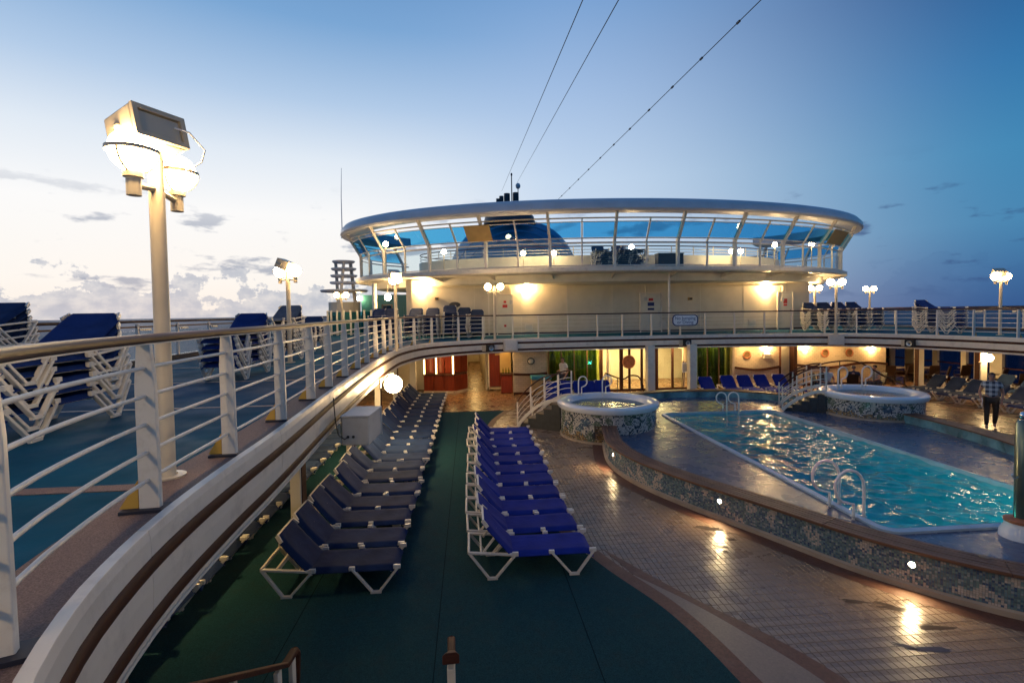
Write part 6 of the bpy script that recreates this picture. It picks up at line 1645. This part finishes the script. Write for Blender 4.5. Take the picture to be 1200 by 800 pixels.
# ================================================================== PEOPLE
def skinned(name, V, E, Rad, material, parent, sub=2, root=0):
    me = bpy.data.meshes.new(name); me.from_pydata(V, E, []); me.update()
    o = bpy.data.objects.new(name, me); C.objects.link(o); o.parent = parent
    md = o.modifiers.new('skin', 'SKIN'); md.use_smooth_shade = True
    sv = me.skin_vertices[0].data
    for i, r in enumerate(Rad):
        sv[i].radius = r if isinstance(r, tuple) else (r, r); sv[i].use_root = (i == root)
    s = o.modifiers.new('sub', 'SUBSURF'); s.levels = sub; s.render_levels = sub
    me.materials.append(MATS[material])
    return o
def person(label, loc, rz, pose, shirt, legs, hair, sleeves=True, long_hair=False):
    """pose: joint name -> (x, y, z) in metres, the person faces -y"""
    t = thing('person', label, 'person', loc, rz)
    J = {k_: Vector(v_) for k_, v_ in pose.items()}
    V, E, Rd, idx = [], [], [], {}
    def add(nm, p, r, par=None):
        idx[nm] = len(V); V.append(tuple(p)); Rd.append(r)
        if par is not None: E.append((idx[par], idx[nm]))
    add('pelvis', J['pelvis'], (0.15, 0.11)); add('belly', J['pelvis'].lerp(J['chest'], 0.45), (0.13, 0.10), 'pelvis'); add('chest', J['chest'], (0.16, 0.11), 'belly')
    add('neckb', J['neck'], 0.06, 'chest'); add('neck', J['neck'].lerp(J['head'], 0.35), 0.052, 'neckb')
    hd = (J['head'] - J['neck']).normalized(); fwd = Vector((0, -1, 0))
    add('jaw', J['head'] - hd * 0.035 + fwd * 0.02, (0.066, 0.072), 'neck'); add('head', J['head'] + hd * 0.05, (0.076, 0.094), 'jaw'); add('crown', J['head'] + hd * 0.115, (0.055, 0.07), 'head')
    for s in ('l', 'r'):
        add('sh' + s, J['sh' + s], 0.060, 'chest'); add('ua' + s, J['sh' + s].lerp(J['el' + s], 0.5), 0.047, 'sh' + s); add('el' + s, J['el' + s], 0.040, 'ua' + s); add('fa' + s, J['el' + s].lerp(J['wr' + s], 0.45), 0.037, 'el' + s); add('wr' + s, J['wr' + s], 0.026, 'fa' + s)
        d = (J['ha' + s] - J['wr' + s]).normalized(); add('palm' + s, J['wr' + s] + d * 0.075, (0.030, 0.018), 'wr' + s)
        sx = -1 if s == 'l' else 1
        side = Vector((0, 1, 0)); side = (side - d * side.dot(d)).normalized()
        inn = d.cross(side)
        for k_, (o_, L_) in enumerate(((-0.028, 0.060), (-0.010, 0.075), (0.010, 0.070), (0.028, 0.055))):
            b = J['wr' + s] + d * 0.095 + side * o_
            add('f%d%s' % (k_, s), b + d * L_ * 0.5, 0.0095, 'palm' + s); add('g%d%s' % (k_, s), b + d * L_ - inn * 0.018 * sx, 0.008, 'f%d%s' % (k_, s))
        add('t0' + s, J['wr' + s] + d * 0.045 - side * 0.045, 0.011, 'palm' + s); add('t1' + s, J['wr' + s] + d * 0.085 - side * 0.055, 0.009, 't0' + s)
        add('hi' + s, J['hi' + s], 0.095, 'pelvis'); add('th' + s, J['hi' + s].lerp(J['kn' + s], 0.5), 0.080, 'hi' + s); add('kn' + s, J['kn' + s], 0.056, 'th' + s); add('ca' + s, J['kn' + s].lerp(J['an' + s], 0.35), 0.056, 'kn' + s); add('an' + s, J['an' + s], 0.038, 'ca' + s); add('to' + s, J['to' + s], 0.036, 'an' + s)
    body = skinned('body', V, E, Rd, 'skin', t)
    # clothes follow the same skeleton, a little wider
    def garment(nm, names, grow, material):
        ii = [idx[q_] for q_ in names]; mp = {a: b for b, a in enumerate(ii)}
        vv = [V[i] for i in ii]; ee = [(mp[a], mp[b]) for a, b in E if a in mp and b in mp]
        rr = [tuple(x + grow for x in (Rd[i] if isinstance(Rd[i], tuple) else (Rd[i], Rd[i]))) for i in ii]
        return skinned(nm, vv, ee, rr, material, t)
    up = ['pelvis', 'belly', 'chest', 'neckb', 'neck', 'shl', 'ual', 'shr', 'uar']
    if sleeves == 'long': up += ['ell', 'elr', 'fal', 'far']
    garment('shirt', up, 0.022, shirt)
    lg = ['pelvis', 'hil', 'thl', 'knl', 'cal', 'anl', 'hir', 'thr', 'knr', 'car', 'anr']
    garment('trousers', lg, 0.014, legs) if legs else None
    for s in ('l', 'r'):
        a, b = J['an' + s], J['to' + s]
        skinned('shoe', [tuple(a - Vector((0, 0, 0.02))), tuple(a.lerp(b, 0.5) - Vector((0, 0, 0.01))), tuple(b)], [(0, 1), (1, 2)], [0.046, 0.044, 0.04], 'black_rubber', t, 1)
    hc = J['head'] + hd * 0.06 + Vector((0, 0.012, 0))
    m = MB(); m.sphere((0, 0, 0), 0.1, 18, 12, (0.86, 1.02, 0.98))
    m.v = [(x, y, z) for x, y, z in m.v]
    keep = [f for f in m.f if sum(m.v[i][2] for i in f) / len(f) > (-0.01 + (0.055 if sum(m.v[i][1] for i in f) / len(f) < -0.03 else -0.02)) - (0.1 if long_hair and sum(m.v[i][1] for i in f) / len(f) > 0 else 0)]
    m.f = keep; m.v = [tuple(Vector(v_) + hc) for v_ in m.v]; o = part('hair', m, hair, t, smooth=True, world=False)
    fc = J['head'] + hd * 0.015
    nz = MB().add([fc + Vector((0, -0.085, 0.025)), fc + Vector((-0.014, -0.082, -0.015)), fc + Vector((0.014, -0.082, -0.015)), fc + Vector((0, -0.112, -0.012))], [(0, 1, 3), (0, 3, 2), (1, 2, 3), (0, 2, 1)]); part('nose', nz, 'skin', t, world=False)
    for sx in (-1, 1):
        part('eye', MB().sphere(fc + Vector((sx * 0.03, -0.083, 0.03)), 0.010, 8, 6), 'hair_dark', t, world=False); part('ear', MB().sphere(fc + Vector((sx * 0.078, 0.0, 0.015)), 0.026, 8, 6, (0.4, 0.8, 1.2)), 'skin', t, world=False)
    part('mouth', MB().box(fc + Vector((0, -0.088, -0.045)), (0.045, 0.012, 0.010)), 'terracotta', t, world=False)
    return t
WALK = dict(pelvis=(0, 0, 0.96), chest=(0, -0.02, 1.32), neck=(0, -0.02, 1.50), head=(0, -0.04, 1.62), shl=(-0.19, -0.01, 1.42), ell=(-0.27, 0.02, 1.14), wrl=(-0.24, -0.12, 0.92), hal=(-0.23, -0.16, 0.82),
            shr=(0.19, -0.01, 1.42), elr=(0.27, 0.04, 1.13), wrr=(0.23, -0.10, 0.90), har=(0.21, -0.15, 0.80), hil=(-0.10, 0, 0.92), knl=(-0.11, -0.10, 0.50), anl=(-0.11, -0.10, 0.10), tol=(-0.12, -0.26, 0.04),
            hir=(0.10, 0, 0.92), knr=(0.11, 0.03, 0.50), anr=(0.11, 0.22, 0.12), tor=(0.12, 0.08, 0.04))
SIT = dict(pelvis=(0, 0, 0.50), chest=(0, -0.04, 0.86), neck=(0, -0.05, 1.03), head=(0, -0.08, 1.15), shl=(-0.19, -0.04, 0.96), ell=(-0.26, -0.10, 0.70), wrl=(-0.18, -0.30, 0.62), hal=(-0.12, -0.38, 0.62),
           shr=(0.19, -0.04, 0.96), elr=(0.26, -0.10, 0.70), wrr=(0.18, -0.30, 0.62), har=(0.12, -0.38, 0.62), hil=(-0.10, -0.02, 0.49), knl=(-0.13, -0.44, 0.50), anl=(-0.13, -0.42, 0.09), tol=(-0.14, -0.58, 0.04),
           hir=(0.10, -0.02, 0.49), knr=(0.13, -0.44, 0.50), anr=(0.13, -0.42, 0.09), tor=(0.14, -0.58, 0.04))
q = gz(1161, 502, 0.0)
man = person('man in plaid short sleeved shirt walking with papers in hand', (q.x, q.y, 0.008), R(-42), WALK, 'plaid', 'cloth_brown', 'hair_dark')
hp = Vector((-0.235, -0.175, 0.84))
pap = MB().box((0, 0, 0), (0.012, 0.17, 0.24), mtx=Matrix.Rotation(R(20), 3, 'X')); pap.v = [tuple(Vector(v_) + hp) for v_ in pap.v]
pm = Matrix.Rotation(R(-42), 3, 'Z'); o = thing('paper_folder', 'white folded papers held by the walking man', 'papers', tuple(Vector(man.location) + pm @ hp), R(-42)); pap.v = [tuple(Vector(v_) - hp) for v_ in pap.v]; part('cover', pap, 'white_sign', o, world=False)
part('sheet', MB().box((0.010, 0.0, 0.0), (0.006, 0.15, 0.22), mtx=Matrix.Rotation(R(20), 3, 'X')), 'plastic_grey', o, world=False)
seatY = 20.6
PP = [(961, 'seated person in dark top at the first seat behind tub steps', 'cloth_brown', 'hair_dark', 0.5), (969, 'seated person in white top beside the tub steps', 'cloth_white', 'hair_grey', -0.4), (1000, 'seated person in navy top with back turned between hoop handles', 'cloth_navy', 'hair_grey', 2.4), (1027, 'seated person in grey shirt right of hoop handles', 'cloth_grey', 'hair_dark', -1.6)]
for i, (px, lb, sh, hr, rz) in enumerate(PP):
    q = gy(px, 445, seatY); 
    st = place(ch0, True, (q.x, seatY, 0.007), rz, 'dark chair occupied by ' + lb.replace('seated person in ', 'the person in '), 'dining chairs by the windows')
    person(lb, (q.x, seatY, 0.008), rz, SIT, sh, 'cloth_navy', hr)
q = gy(663, 440, 22.2)
STAND = dict(WALK); STAND.update(anl=(-0.11, -0.02, 0.10), tol=(-0.12, -0.18, 0.04), knl=(-0.11, -0.03, 0.5), anr=(0.11, 0.02, 0.10), tor=(0.12, -0.14, 0.04), knr=(0.11, -0.02, 0.5), wrl=(-0.12, -0.28, 1.12), hal=(-0.04, -0.32, 1.14))
person('woman in pale top standing behind the railed tub steps', (q.x, 22.75, 0.008), R(-60), STAND, 'cloth_white', 'cloth_navy', 'hair_dark', long_hair=True)
